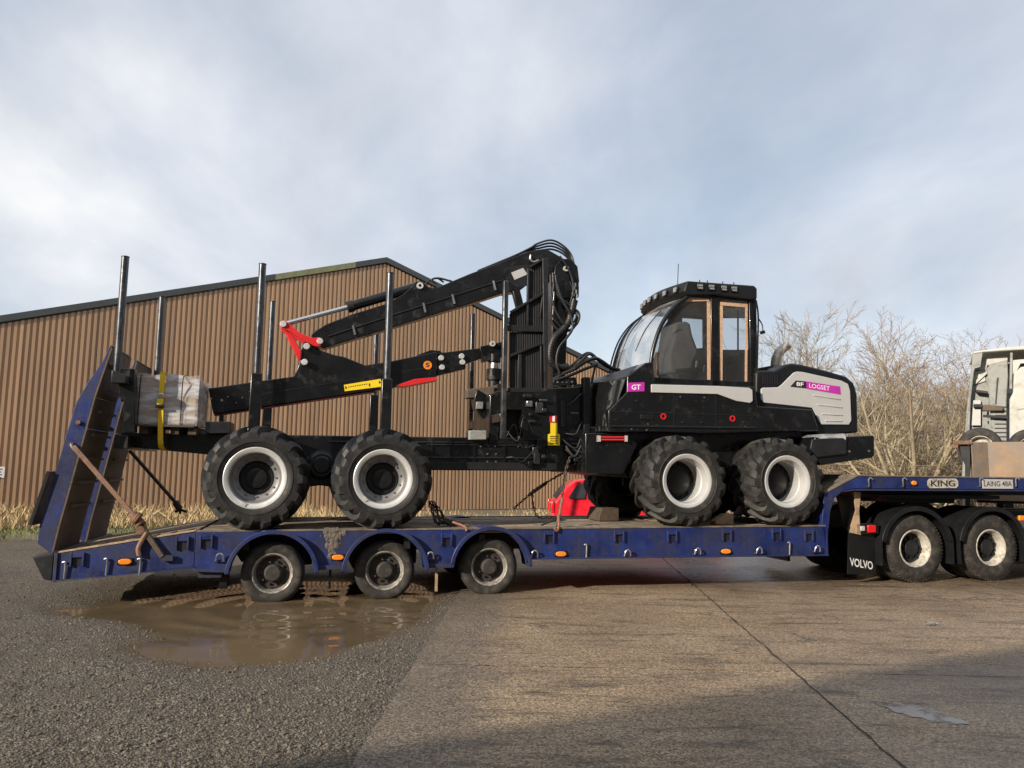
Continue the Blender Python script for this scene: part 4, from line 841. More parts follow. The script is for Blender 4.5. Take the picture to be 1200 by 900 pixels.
c0 = P3(.3, (981, 580), (1004, 580), (999, 604), (994, 622), (988, 615)); tu.part('hanging_sheet', MB().loft(c0, [(a, b+.03, c) for a, b, c in c0]), 'black_matt')
tu.part('fuel_tank', MB().box(8.95, 10.3, .1, .7, .42, 1.0), 'steel', bevel=.08, seg=4); tu.part('air_tank', MB().cyl((8.9, 1.9, .7), (10.2, 1.9, .7), .16), 'charcoal')
for v, fl in ((.3, False), (2.24, True)): wheel(tu, uk, (11.0, v, .525), flip=fl)
# ================================================================== FORWARDER
M['black_gloss'] = mat('black_gloss_paint', (.008, .0085, .009), .09, var=.2, vscale=3, rvar=.03, coat=.6)
M['headliner'] = mat('cab_trim_dark', (.025, .025, .028), .8)
M['lens'] = mat('lamp_lens', (.22, .23, .24), .15, var=.3, vscale=30)
fw = Thing('forwarder', 'black and light grey eight-wheel forestry forwarder with folded crane standing on the trailer', 'forwarder', (.5, 1.275, .865))
CV = 1.275
def big_tyre(m):
    prof = [(.335, -.27), (.36, -.315), (.41, -.348), (.47, -.356), (.53, -.345), (.562, -.318), (.582, -.27), (.591, -.15), (.593, 0), (.591, .15), (.582, .27), (.562, .318), (.53, .345), (.47, .356), (.41, .348), (.36, .315), (.335, .27)]
    mb = MB().lathe(prof, Z0, 64); n = 15
    # sidewall ribs
    for sg_ in (-1, 1): mb.lathe([(.44, sg_*.352), (.445, sg_*.362), (.455, sg_*.362), (.46, sg_*.354)], Z0, 64)
    for side in (-1, 1):
        for i in range(n):
            t0 = 2*math.pi*(i+(.5 if side > 0 else 0))/n; secs = []
            for (a, rt, rb, w, s) in ((-.035, .657, .58, .064, 0), (.08, .658, .58, .07, .13), (.18, .655, .575, .08, .27), (.27, .643, .56, .098, .39), (.325, .615, .535, .112, .46), (.354, .568, .5, .108, .49)):
                th = t0+s; sec = []
                for (dt, r) in ((-w*.62, rb), (w*.62, rb), (w*.42, rt), (-w*.42, rt)):
                    q = th+dt/r; sec.append((r*math.cos(q), side*a, r*math.sin(q)))
                secs.append(sec)
            o = len(mb.v)
            for sc in secs: mb.v += sc
            for k in range(len(secs)-1):
                for j in range(4): mb.f.append((o+k*4+j, o+k*4+(j+1) % 4, o+k*4+4+(j+1) % 4, o+k*4+4+j))
            mb.f += [(o, o+1, o+2, o+3), tuple(o+(len(secs)-1)*4+j for j in (3, 2, 1, 0))]
    return shared('tyre', mb, m, smooth=28)
ring = [(.33, -.26), (.372, -.3), (.386, -.315), (.386, -.33), (.374, -.337), (.345, -.333), (.32, -.318), (.312, -.29)]
rk = {'wheel': shared('wheel', MB().lathe(ring+[(.308, -.24), (.318, -.22), (.33, -.26)], Z0, 56), 'silver'), 'tyre': big_tyre('rubber')}
mb = MB().lathe([(.312, -.262), (.285, -.21), (.28, -.16), (.255, -.14), (.215, -.135)], Z0, 48); ring_studs(mb, .235, 12, -.137, .014, .02); rk['rim_dish'] = shared('rim_dish', mb, 'rim_dark')
mb = MB().lathe([(.214, -.134), (.198, -.142), (.19, -.12), (.13, -.115), (.125, -.15), (.1, -.16), (0, -.162)], Z0, 36); rk['hub'] = shared('hub', mb, 'black_matt')
mb = MB().box(.02, .075, -.345, -.3, -.36, -.315); rk['valve_guard'] = shared('valve_guard', mb, 'silver')
fk = {'wheel': shared('wheel', MB().lathe(ring+[(.30, -.2), (.312, -.19), (.312, -.17), (.298, -.16), (.292, -.02), (.30, .0), (.285, .05), (.31, .06), (.33, -.26)], Z0, 56), 'silver'), 'tyre': big_tyre('rubber_muddy')}
mb = MB().lathe([(.288, .04), (.24, .035), (.22, .02), (.2, .02), (.195, -.01), (.15, -.03), (0, -.035)], Z0, 40); ring_studs(mb, .25, 12, .03, .015, .025); fk['hub'] = shared('hub', mb, 'black_matt')
for k, u in enumerate((-3.275, -1.705)):
    for v, fl in ((.255, False), (2.295, True)): wheel(fw, rk, (u, v, deckz(u)+.648), flip=fl, rot=.5+.35*k)
for k, u in enumerate((2.575, 4.19)):
    for v, fl in ((.255, False), (2.295, True)): wheel(fw, fk, (u, v, deckz(u)+.652), flip=fl, rot=.2+.45*k)
# frames and bogies
fr = fw.part('rear_frame', MB().prism(P(.75, (142, 507), (655, 514), (668, 552), (500, 551), (420, 562), (335, 562), (300, 538), (142, 523)), .75, 1.8), 'black', bevel=.012)
a = P(.73, (500, 541), (664, 543), (667, 551), (500, 550)); fw.part('frame_flange', MB().prism(a, .71, .749), 'charcoal', parent=fr, bevel=.003)
mb = MB()
for x, y in ((563, 523), (572, 522), (580, 523), (571, 532), (581, 532), (571, 541), (581, 541), (607, 523), (616, 523), (624, 523), (635, 537)): u, z = T(x, y, .745); mb.cyl((u, .75, z), (u, .735, z), .014, n=6)
fw.part('bolts', mb, 'steel', parent=fr)
for c1, c2, nm in ((-3.275, -1.705, 'rear_bogie'), (2.575, 4.19, 'front_bogie')):
    for v0, v1 in ((.63, .745), (1.81, 1.92)):
        z = deckz(c1)+.65; fw.part(nm, MB().prism([(c1-.22, z-.12), (c1, z-.2), ((c1+c2)/2, z-.1), (c2, z-.2), (c2+.22, z-.12), (c2+.22, z+.1), (c2, z+.2), ((c1+c2)/2, z+.3), (c1, z+.2), (c1-.22, z+.1)], v0, v1), 'black', bevel=.02)
u, z = T(377, 545, .5); fw.part('bogie_pivot', MB().lathe([(0, -.12), (.1, -.12), (.12, -.1), (.15, -.1), (.17, -.08), (.2, -.02), (.21, .1)], (u, .6, z), 32), 'charcoal')
fw.part('front_chassis', MB().prism(P(.62, (690, 500), (960, 505), (968, 528), (955, 552), (740, 560), (700, 556), (690, 548)), .62, 1.93), 'black', bevel=.015)
# bunk: rear uprights, bolsters, stakes
for v0, v1 in ((.22, .36), (2.19, 2.33)):
    up = fw.part('bunk_upright', MB().prism(P(.3, (140, 432), (160, 433), (160, 507), (146, 507), (146, 470), (141, 466)), v0, v1), 'black', bevel=.01)
fw.part('bunk_crossbeam', MB().box(-5.0, -4.84, .362, 2.188, 1.83, 2.0), 'black', bevel=.01)
for x in ((-4.93)), : fw.part('bunk_crossbeam', MB().box(x-.03, x+.14, .362, 2.188, 2.42, 2.62), 'charcoal', bevel=.01)
def stake(u, v, zb, zt, zsock, lean=0.0):
    s = fw.part('stake', MB().cyl((u, v, zb), (u+lean, v, zt), .046, n=12), 'stake')
    fw.part('stake_cap', MB().cyl((u+lean, v, zt), (u+lean, v, zt+.012), .049, n=12), 'black_matt', parent=s)
    if zsock is not None: fw.part('stake_socket', MB().box(u-.07, u+.07, v-.06, v+.06, zsock, zb+.1), 'black', parent=s, bevel=.015)
for u, zt in ((-4.965, 4.2), (-3.335, 4.24), (-1.69, 4.25)):
    for v in (.1, 2.45):
        if u < -4: stake(u, v, 2.66, zt, None); fw.part('stake_bracket', MB().prism([(u-.05, 2.62), (u+.12, 2.62), (u+.12, 2.72), (u-.05, 2.78)], v-.05, (.219 if v < 1 else 2.331) if v < 1 else v+.05), 'charcoal', bevel=.01)
        else: stake(u, v, 2.72, zt, 2.06)
    if u > -4: fw.part('bolster', MB().prism_u([(.04, 2.0), (2.51, 2.0), (2.51, 2.12), (2.2, 2.16), (.35, 2.16), (.04, 2.12)], u-.075, u+.075), 'black', bevel=.01)
a = P(.5, (240, 494), (270, 494), (270, 508), (240, 508)); fw.part('tool_box', MB().prism(a, .5, 1.0), 'charcoal', bevel=.01)
a = P(.5, (552, 504), (572, 504), (572, 515), (552, 515)); fw.part('valve_block', MB().prism(a, .6, .9), 'cab_grey', bevel=.01)
# headboard (gate)
gn = P(.1, (590, 330), (592, 459))
for v in (.1, 2.45):
    z0, z1 = 2.06, 4.27
    g = fw.part('headboard_post', MB().box(-.125, -.055, v-.045, v+.045, z0, z1), 'stake', bevel=.012)
fw.part('headboard_crossbar', MB().box(-.13, -.05, .146, 2.404, 2.3, 2.42), 'black', bevel=.01)
vG = .12
gate = fw.part('headboard_side_frame', MB().prism(P(vG, (635, 303), (642, 303), (641, 459), (637, 459)), vG-.035, vG+.035), 'charcoal', bevel=.008)
def bar(p, q, w, vv=vG, m='charcoal', nm='headboard_bar', dv=.05):
    (a, b), (c, d) = P(vv, p, q); return fw.part(nm, MB().beam((a, vv, b), (c, vv, d), dv, w, up=(0, 1, 0)) if False else MB().beam((a, vv, b), (c, vv, d), dv, w), m, parent=gate, bevel=.006)
bar((594, 384.5), (638, 386), .085); bar((595, 457), (638, 457.5), .06); bar((598, 366), (636, 344), .035, vG-.01); bar((621, 313), (637, 303.5), .03); bar((597, 417.5), (634, 402.5), .035, vG-.01)
bar((634, 402), (634, 456), .03, vG-.01, dv=.03); bar((609, 415), (609, 456), .05, vG+.0); bar((619, 315), (618, 383), .03); bar((636, 344), (633, 372), .02, vG-.012, dv=.02)
pl = P(vG+.03, (619, 316), (636, 304), (638, 384), (597, 384), (597, 368), (618, 354)); fw.part('headboard_mesh', MB().prism(pl, vG+.03, vG+.036), 'headliner', parent=gate)
pl = P(vG+.03, (597, 389), (637, 389), (637, 457), (597, 457)); fw.part('headboard_mesh', MB().prism(pl, vG+.03, vG+.036), 'headliner', parent=gate)
mb = MB()
for i in range(19):
    x = 598+i*2.1; t = (316 - (x-619)*.7 if x > 619 else 368-(x-597)*.62); (a, b), (c, d) = P(vG+.02, (x, max(t, 304)+2), (x, 456)); mb.cyl((a, vG+.022, b), (c, vG+.022, d), .006, n=5)
fw.part('mesh_rods', mb, 'headliner', parent=gate)
fw.part('headboard_stay', MB().beam((T(604, 340, 1.2)[0], 1.2, T(604, 340, 1.2)[1]), (T(612, 372, 1.2)[0], 1.2, T(612, 372, 1.2)[1]), .1, .12), 'black', bevel=.01)
# crane base and pillar
cb_ = fw.part('crane_base', MB().prism(P(.7, (574, 463), (582, 458), (700, 452), (700, 518), (612, 516), (612, 480), (588, 480), (584, 516), (573, 516)), .7, 1.85), 'black', bevel=.015)
a = T(600, 485, 1.3); fw.part('oil_tank', MB().cyl((a[0]-.1, .9, a[1]-.1), (a[0]-.1, 1.7, a[1]-.1), .26, n=24), 'black_matt')
fw.part('crane_foot', MB().box(T(573, 0, .7)[0] if False else T(573, 515, .7)[0], T(700, 515, .7)[0], .72, 1.83, T(600, 520, .7)[1], T(600, 513, .7)[1]), 'black', bevel=.01)
pil = fw.part('crane_pillar', MB().prism(P(1.1, (647, 470), (646, 380), (649, 325), (675, 325), (672, 352), (665, 392), (663, 440), (668, 470)), 1.09, 1.46), 'black', bevel=.03, seg=3)
fw.part('slew_ring', MB().cyl((T(657, 470, 1.27)[0], CV, T(657, 475, 1.27)[1]), (T(657, 470, 1.27)[0], CV, T(657, 458, 1.27)[1]), .34, n=28), 'charcoal')
for v in (1.06, 1.47): fw.part('pillar_cheek', MB().prism(P(1.1, (648, 326), (650, 312), (658, 304), (668, 304), (676, 313), (678, 330), (674, 350), (655, 350)), v, v+.03), 'black', bevel=.008)
def pin(x, y, v, r, nm='pivot_pin', m='silver', hole=True, L=.03):
    u, z = T(x, y, v); p = fw.part(nm, MB().lathe([(r*.45, -L*.5), (r*.45, -L), (r, -L), (r*1.0, .02)] if hole else [(0, -L), (r*.85, -L), (r, -L*.7), (r, .02)], (u, v, z), 20), m); return p
pin(663, 315, 1.058, .045)
# main boom, knuckle, outer boom
vB = 1.15
boom = fw.part('main_boom', MB().prism(P(vB, (380, 408), (368, 404), (364, 392), (371, 387), (382, 380), (410, 369), (452, 356), (472, 345), (481, 337), (487, 330), (495, 329), (502, 336), (512, 337), (550, 321), (590, 306), (620, 294), (640, 291), (668, 307), (672, 318), (660, 327), (642, 322), (625, 328), (608, 341), (590, 343), (560, 353), (520, 365), (462, 383), (415, 397)), vB, 1.4), 'black', bevel=.012)
(a, b), (c, d) = P(vB-.006, (390, 392), (500, 356)); 
for seg_ in (((385, 394), (470, 366)), ((470, 366), (590, 328))):
    (a, b), (c, d) = P(vB-.012, *seg_); fw.part('boom_pipe', MB().cyl((a, vB-.012, b), (c, vB-.012, d), .009, n=6), 'charcoal', parent=boom)
for x, y in ((414.5, 387), (497, 360.5), (531, 350.5), (579, 334.5)):
    (a, b), (c, d) = P(vB-.02, (x-1, y-5.5), (x+1.6, y+5.5)); fw.part('pipe_clamp', MB().beam((a, vB-.015, b), (c, vB-.015, d), .03, .028), 'steel', parent=boom)
pl = P(vB-.003, (599, 319.5), (613, 314), (618, 321.5), (603, 328)); fw.part('rating_plate', MB().prism(pl, vB-.006, vB-.001), 'grey_panel', parent=boom)
pl = P(vB-.003, (592, 327), (602, 312), (619, 310), (618, 335), (605, 336)); fw.part('boom_gusset', MB().prism(pl, vB-.0008, vB+.002), 'charcoal', parent=boom)
cyl_ = fw.part('boom_cylinder', MB().cyl((*T(408, 360, CV)[:1], CV, T(408, 360, CV)[1]), (T(489, 336, CV)[0], CV, T(489, 336, CV)[1]), .075, n=20), 'black', bevel=.01)
fw.part('piston_rod', MB().cyl((T(333, 380, CV)[0], CV, T(333, 380, CV)[1]), (T(408, 360, CV)[0], CV, T(408, 360, CV)[1]), .036, n=16), 'chrome', parent=cyl_)
fw.part('cylinder_head', MB().cyl((T(407, 360.2, CV)[0], CV, T(407, 360.2, CV)[1]), (T(414, 358.3, CV)[0], CV, T(414, 358.3, CV)[1]), .088, n=20), 'charcoal', parent=cyl_)
pin(492, 335, 1.135, .05)
for v in (1.1, 1.4):
    fw.part('knuckle_link', MB().prism(P(1.1, (327, 379), (332, 375), (338, 378), (350, 389), (366, 396), (374, 395), (379, 400), (376, 406), (369, 406), (352, 397), (338, 388), (330, 385)), v, v+.035), 'red', bevel=.008)
    fw.part('knuckle_link', MB().prism(P(1.12, (331, 383), (338, 384), (353, 411), (352, 422), (348, 417)), v+.04, v+.07), 'red', bevel=.008)
for x, y in ((332, 380), (375, 400), (359.5, 406), (357, 424.5)): pin(x, y, 1.1, .046, hole=False)
vO = 1.165
ob = fw.part('outer_boom', MB().prism(P(vO, (244, 455), (300, 447), (344, 441), (349, 430), (353, 418), (353, 406), (357, 400), (364, 401), (372, 409), (386, 414), (392, 416), (403, 418), (428, 428), (455, 424), (512, 412), (512, 441), (500, 444), (457, 455), (310, 476.5), (250, 485.5)), vO, 1.385), 'black', bevel=.012)
fw.part('boom_wear_strip', MB().prism(P(vO, (250, 486), (310, 477), (440, 458), (440, 459), (310, 478), (251, 487)), vO+.02, 1.36), 'maroon', parent=ob)
(a, b), (c, d) = P(vO-.003, (300, 463), (500, 431)); fw.part('boom_seam', MB().beam((a, vO-.003, b), (c, vO-.003, d), .006, .01), 'charcoal', parent=ob)
pl = P(vO-.002, (403, 451), (446, 444), (448, 453), (404, 458.5)); ws = fw.part('warning_strip', MB().prism(pl, vO-.005, vO-.001), 'yellow_dec', parent=ob)
fw.part('warning_bars', MB().prism(P(vO-.002, (432, 449.4), (433.5, 449.2), (434, 452.6), (432.5, 452.9)), vO-.007, vO-.0055), 'dark_print', parent=ob)
mb = MB()
for i in range(9): mb.prism(P(vO, (408+i*2.6, 453-i*.42), (409.4+i*2.6, 452.8-i*.42), (409.4+i*2.6, 454-i*.42), (408+i*2.6, 454.2-i*.42)), vO-.007, vO-.0055)
for x in (404.5, 444): mb.prism(P(vO, (x, 452-.16*(x-404)), (x+2.5, 455-.16*(x-404)), (x, 456-.16*(x-404))), vO-.007, vO-.0055)
fw.part('warning_text', mb, 'dark_print', parent=ob)
u, z = T(501, 428, vO); lg = fw.part('round_badge', MB().cyl((u, vO-.008, z), (u, vO-.001, z), .064, n=28), 'orange', parent=ob)
fw.part('badge_letter', text_mb('S', (u-.03, z-.035), (u+.03, z-.025), .07, vO-.0095, bold=.03), 'dark_print', parent=ob)
fw.part('red_guard', MB().prism(P(vO, (462, 452.5), (485, 444.5), (511, 442), (512, 446), (473, 453.5)), vO-.03, vO+.2), 'red', parent=ob, bevel=.006)
ext = fw.part('extension_boom', MB().prism(P(1.19, (512, 414), (545, 410), (562, 408), (564, 420), (546, 426), (546, 432), (512, 440)), 1.195, 1.355), 'black', bevel=.008)
mb = MB()
for x, y in ((260, 469), (277, 472), (267, 465), (284, 466), (293, 459), (293, 468), (248, 467)): u, z = T(x, y, vO); mb.cyl((u, vO-.012, z), (u, vO+.002, z), .018 if x == 260 else .009, n=8)
fw.part('bolts', mb, 'steel', parent=ob)
for x, y in ((517, 419.5), (518, 430.5), (541, 417.5), (542, 424.5), (577, 403)): pin(x, y, 1.165, .042, 'joint_pin', hole=(x == 577))
fw.part('extension_fin', MB().prism(P(1.2, (489, 416), (505, 410), (516, 411), (522, 416)), 1.22, 1.33), 'black', parent=ob)
a = P(1.2, (257, 484), (262, 483), (262, 501), (256, 501)); fw.part('boom_rest', MB().prism(a, 1.2, 1.32), 'black')
# rotator hanging at the boom tip
rt = fw.part('rotator', MB().prism(P(1.2, (562, 406), (590, 400), (594, 412), (586, 420), (566, 424)), 1.2, 1.36), 'black', bevel=.01)
u, z = T(579, 440, CV)
for (dz0, dz1, r) in ((.33, .2, .1), (.2, .1, .07), (.1, -.08, .12), (-.08, -.2, .09), (-.2, -.3, .13)): fw.part('rotator_body', MB().cyl((u, CV, z+dz1), (u, CV, z+dz0), r, n=20), 'black' if r > .08 else 'steel', parent=rt, bevel=.008)
fw.part('rotator_bracket', MB().prism(P(1.15, (548, 456), (575, 453), (588, 449), (588, 462), (572, 466), (548, 466)), 1.15, 1.4), 'ramp_face', parent=rt, bevel=.006)
o = arc((0, 0), .34, 150, 265, 14); i = arc((0, 0), .2, 265, 150, 14); u, z = T(582, 470, 1.1); fw.part('hose_guide', MB().prism([(u+a_, z+b_) for a_, b_ in o+i], 1.1, 1.35), 'black', bevel=.008)
u, z = T(561, 475, 1.09); fw.part('work_lamp', MB().box(u-.05, u+.06, 1.03, 1.08, z-.06, z+.05), 'lens', bevel=.01)
# hoses over the boom and down the pillar
def hose(pts, r, v, m='hose', nm='hose', n=9):
    vs_ = v if isinstance(v, (list, tuple)) else [v]*len(pts); return fw.part(nm, MB().tube([(T(x, y, w)[0], w, T(x, y, w)[1]) for (x, y), w in zip(pts, vs_)], r, n, sub=6), m, smooth=60)
for k, dv in enumerate((0, .05, .1, .15)):
    s = k*3.2; hose([(560, 317.5), (600, 301), (621, 291+s*.2), (630, 285.5+s*.9), (646, 281.5+s*1.1), (660, 288+s*1.0), (670, 300+s*.9), (674-s*.15, 318), (677-s*.3, 333), (677-s*.4, 348)], .016, [1.2+dv]*4+[1.16+dv]*3+[1.08+dv*.6]*3)
hose([(622, 299), (621.5, 304), (625, 307), (631, 305)], .016, 1.11, 'steel', 'hose_elbow')
hose([(512, 333), (506, 328), (514, 326), (530, 330)], .016, 1.2); hose([(495, 337), (503, 329), (512, 326), (520, 331)], .014, 1.25)
hose([(370, 388), (395, 377), (412, 371), (440, 362), (470, 350)], .011, 1.17, 'stake')
hose([(648, 320), (650, 340), (660, 352), (672, 361), (676, 374), (671, 385), (661, 388), (652, 385), (645, 374)], .022, [1.05, 1.03, 1.0, 1.0, 1.0, 1.0, 1.02, 1.04, 1.05])
hose([(651, 322), (654, 342), (664, 356), (678, 366), (677, 378), (668, 387)], .018, .98); hose([(646, 330), (645, 355), (648, 372), (660, 386)], .012, 1.02)
hose([(673, 352), (670, 364), (666, 378), (658, 388), (650, 396), (645, 410), (646, 424), (654, 430), (666, 430)], .055, 1.0, nm='hose_sleeve', n=12)
hose([(648, 446), (660, 438), (674, 432), (686, 424), (697, 420), (706, 424), (716, 431), (726, 434)], .03, [.95, .95, .93, .93, .95, 1.0, 1.05, 1.1], nm='hose_sleeve', n=10)
hose([(650, 440), (666, 434), (680, 424), (690, 415), (698, 420), (710, 429), (722, 434)], .022, 1.1); hose([(652, 436), (668, 430), (682, 417), (692, 414), (704, 424), (718, 433)], .02, 1.2)
hose([(649, 446), (668, 440), (684, 433), (700, 427)], .024, .85)
mb = MB()
for x, y in ((673, 338), (675, 342), (672, 345), (676, 347), (674, 334)): u, z = T(x, y, 1.04); mb.cyl((u, 1.04, z-.03), (u, 1.04, z+.03), .016, n=8)
fw.part('hose_fittings', mb, 'steel')
rp = spline([Vector((T(x, y, 1.0)[0], 1.0, T(x, y, 1.0)[1])) for x, y in ((673, 352), (670, 364), (666, 378), (658, 388), (650, 396), (645, 410), (646, 424), (654, 430), (666, 430))], 10); rb = MB()
for a_, b_ in list(zip(rp, rp[1:]))[::2]: rb.cyl(a_, a_+(b_-a_).normalized()*.011, .062, n=12)
fw.part('sleeve_coil', rb, 'charcoal')['kind'] = 'stuff'
for pts_, r_h, v_h in (([(652, 330), (658, 350), (668, 368), (671, 384), (664, 396), (655, 408), (652, 424), (656, 438)], .02, .93), ([(668, 330), (673, 345), (674, 360), (668, 376), (660, 392), (652, 404), (650, 420)], .018, 1.06), ([(656, 300), (664, 312), (670, 325), (672, 340), (668, 356)], .016, 1.02), ([(645, 322), (646, 345), (652, 366), (662, 380), (672, 378), (676, 366)], .015, .96), ([(650, 452), (664, 458), (678, 462), (690, 455)], .018, .8), ([(655, 460), (668, 466), (682, 472), (694, 462)], .016, .82)): hose(pts_, r_h, v_h)
# front of the rear frame: bracket, column, joint, decal
fw.part('hose_bracket', MB().prism(P(.85, (649, 443), (675, 442), (677, 450), (655, 453), (648, 449)), .85, .9), 'black_matt', bevel=.01)
mb = MB()
for x, y in ((653, 447.5), (659, 448), (664, 448), (670, 447.5)): u, z = T(x, y, .85); mb.cyl((u, .84, z), (u, .852, z), .02 if x in (653, 670) else .011, n=10)
fw.part('bolts', mb, 'steel')
for x0, y0, x1, y1, v0, v1, m in ((640, 455, 668, 552, .72, 1.8, 'black'), (668, 488, 690, 500, .8, 1.7, 'black'), (667, 500, 694, 520, .9, 1.6, 'charcoal'), (662, 521, 692, 545, .95, 1.55, 'black'), (684, 442, 692, 520, .6, .75, 'black_matt'), (672, 450, 683, 476, 1.0, 1.3, 'ramp_face')):
    (a, b), (c, d) = P(v0, (x0, y1), (x1, y0)); fw.part('joint_block', MB().box(a, c, v0, v1, b, d), m, bevel=.012)
for (p, q, r, v) in (((668, 515), (695, 508), .04, .78), ((666, 535), (698, 531), .045, .8), ((690, 505), (690, 548), .035, .9), ((660, 470), (660, 500), .05, .7)):
    (a, b), (c, d) = P(v, p, q); fw.part('steering_cylinder', MB().cyl((a, v, b), (c, v, d), r, n=14), 'charcoal')
for pts in ([(655, 470), (668, 480), (675, 500), (690, 510), (700, 512)], [(660, 505), (672, 515), (682, 530), (700, 528)], [(652, 540), (668, 546), (684, 538), (700, 545)], [(664, 460), (676, 470), (680, 490), (688, 500)], [(698, 427), (694, 445), (690, 470), (688, 500)]): hose(pts, .017, [.72+.04*i for i in range(len(pts))])
vD = .7
pl = P(vD, (645, 495.5), (653, 495.5), (653, 508), (656, 509), (656, 522), (642, 522), (642, 509), (645, 508)); fw.part('yellow_decal', MB().prism(pl, vD-.004, vD+.002), 'yellow_dec')
fw.part('red_decal', MB().prism(P(vD, (644, 487), (653, 487), (653, 495), (644, 495)), vD-.005, vD+.001), 'red'); fw.part('decal_mark', MB().prism(P(vD, (647.3, 487.5), (650, 487.5), (650, 494), (647.3, 494)), vD-.008, vD-.0055), 'white')
mb = MB()
for i in range(4): mb.prism(P(vD, (644.5, 511+i*2.6), (653.5, 511+i*2.6), (653.5, 512+i*2.6), (644.5, 512+i*2.6)), vD-.0065, vD-.0045)
fw.part('decal_print', mb, 'dark_print')
# ---- front body under the cab
vF = .28; VF = 2.27
body = fw.part('lower_body', MB().prism(P(vF, (713, 481), (735, 459), (735, 441), (757, 425), (766, 424), (766, 449), (885, 453), (888, 476), (952, 480), (960, 505), (820, 508), (760, 506), (713, 506)), vF, VF), 'black', bevel=.015)
uA, zA = T(735, 441, vF); uA2 = T(713, 490, vF)[0]; uB, zB = T(692, 445, .75); zlo = T(713, 506, vF)[1]
tank = fw.part('tank_corner', MB().loft([(uA2-.003, vF+.01, zlo), (uB, .75, zlo), (uB, 1.8, zlo), (uA2-.003, VF-.01, zlo)], [(uA-.003, vF+.01, zA-.02), (uB, .75, zA-.06), (uB, 1.8, zA-.06), (uA-.003, VF-.01, zA-.02)]), 'black_gloss', bevel=.02)
fw.part('tank_cover', MB().loft([(uA, vF+.02, zA-.015), (uB+.03, .78, zA-.055), (uB+.03, 1.77, zA-.055), (uA, VF-.02, zA-.015)], [(T(752, 425, vF)[0], vF+.08, T(752, 426, vF)[1]), (uB+.25, .85, zA+.06), (uB+.25, 1.7, zA+.06), (T(752, 425, vF)[0], VF-.08, T(752, 426, vF)[1])]), 'charcoal', parent=tank, bevel=.02)
fw.part('side_skirt', MB().prism(P(vF-.02, (690, 507), (735, 507), (752, 520), (740, 545), (735, 556), (690, 554)), vF+.12, VF-.12), 'black', bevel=.012)
gp0 = P(vF, (735.5, 448.5), (755, 448), (755, 458.5), (735.5, 459)); gd = fw.part('model_decal', MB().prism(gp0, vF-.005, vF-.001), 'magenta', parent=body)
a, b = P(vF, (740, 456.8), (750.5, 456.5)); fw.part('lettering', text_mb('GT', a, b, .075, vF-.0065, bold=.02), 'white', parent=body)
fw.part('stripe_panel', MB().prism(P(vF, (762.5, 450.5), (840, 452.5), (877, 454.5), (881, 457), (881.5, 470), (878, 472.5), (862, 470), (840, 462), (762.5, 460)), vF-.022, vF-.002), 'grey_panel', parent=body, bevel=.008, seg=3)
for x, y in ((777, 488), (858, 490.5), (947, 496.5)):
    u, z = T(x, y, vF); v_ = vF if x < 900 else .4; u, z = T(x, y, v_)
    fw.part('red_ring', MB().lathe([(.028, -.004), (.028, -.014), (.046, -.014), (.046, -.004)], (u, v_, z), 20), 'red', parent=body)
for y in (512.6, 515.6): (a, b), (c, d) = P(vF+.08, (700, y-.3), (735, y-.2)); fw.part('grab_bar', MB().cyl((a, vF+.08, b), (c, vF+.08, d), .014, n=8), 'red', parent=body)
for x in (702, 733.5): (a, b), (c, d) = P(vF+.08, (x, 510.5), (x, 517.5)); fw.part('grab_bar_clip', MB().box(a-.02, a+.02, vF+.06, vF+.12, d, b), 'grey_panel', parent=body)
(a, b), (c, d) = P(vF, (715, 482), (885, 487)); fw.part('body_seam', MB().beam((a, vF-.003, b), (c, vF-.003, d), .006, .01), 'charcoal', parent=body)
(a, b), (c, d) = P(vF, (715, 499), (885, 501)); fw.part('body_ledge', MB().beam((a, vF-.01, b), (c, vF-.01, d), .03, .025), 'charcoal', parent=body)
(a, b), (c, d) = P(vF, (750, 486), (766, 492)); fw.part('door_latch', MB().box(a, c, vF-.012, vF-.001, d, b), 'black_matt', parent=body, bevel=.004)
mb = MB()
for x, y in ((759, 497), (757.5, 504), (867, 501), (797, 465), (825, 466), (873, 500), (740, 503)): u, z = T(x, y, vF); mb.cyl((u, vF-.014, z), (u, vF-.001, z), .011, n=8)
fw.part('bolts', mb, 'steel', parent=body)
# ---- engine hood
vH = .42; VH = 2.13
hood = fw.part('engine_hood', MB().prism(P(vH, (886, 437), (889, 434), (908, 434), (914, 431), (920, 427.5), (928, 425.5), (940, 427), (968, 434), (992, 441), (1001, 449), (1005, 462), (1006, 507), (960, 511), (951, 500), (886, 498)), vH, VH), 'black_matt', bevel=.035, seg=3)
hp = fw.part('hood_side_panel', MB().prism(P(vH, (891, 456), (893, 454.5), (911, 454), (915, 451), (929, 437), (933, 435.5), (940, 436), (985, 446), (993, 450), (995.5, 458), (997, 493), (994, 498), (962, 497.5), (960, 495), (951, 478), (894, 472), (891, 468)), vH-.02, vH-.001), 'grey_panel', parent=hood, bevel=.012, seg=3)
for x0, y0, x1, y1 in ((953, 463, 985, 468), (958, 474, 987, 477.5), (963, 485, 987, 486.5), (967, 493, 987, 493.5)):
    (a, b), (c, d) = P(vH-.02, (x0, y0), (x1, y1)); fw.part('hood_rib', MB().beam((a, vH-.021, b), (c, vH-.021, d), .018, .02), 'grey_panel', parent=hood, bevel=.005)
fw.part('decal_dark', MB().prism(P(vH-.02, (926, 453), (932.5, 446), (944.5, 447), (944.5, 455)), vH-.026, vH-.0205), 'dark_print', parent=hood)
fw.part('decal_magenta', MB().prism(P(vH-.02, (944.8, 447), (984, 453), (985, 462.3), (944.8, 455.3)), vH-.026, vH-.0205), 'magenta', parent=hood)
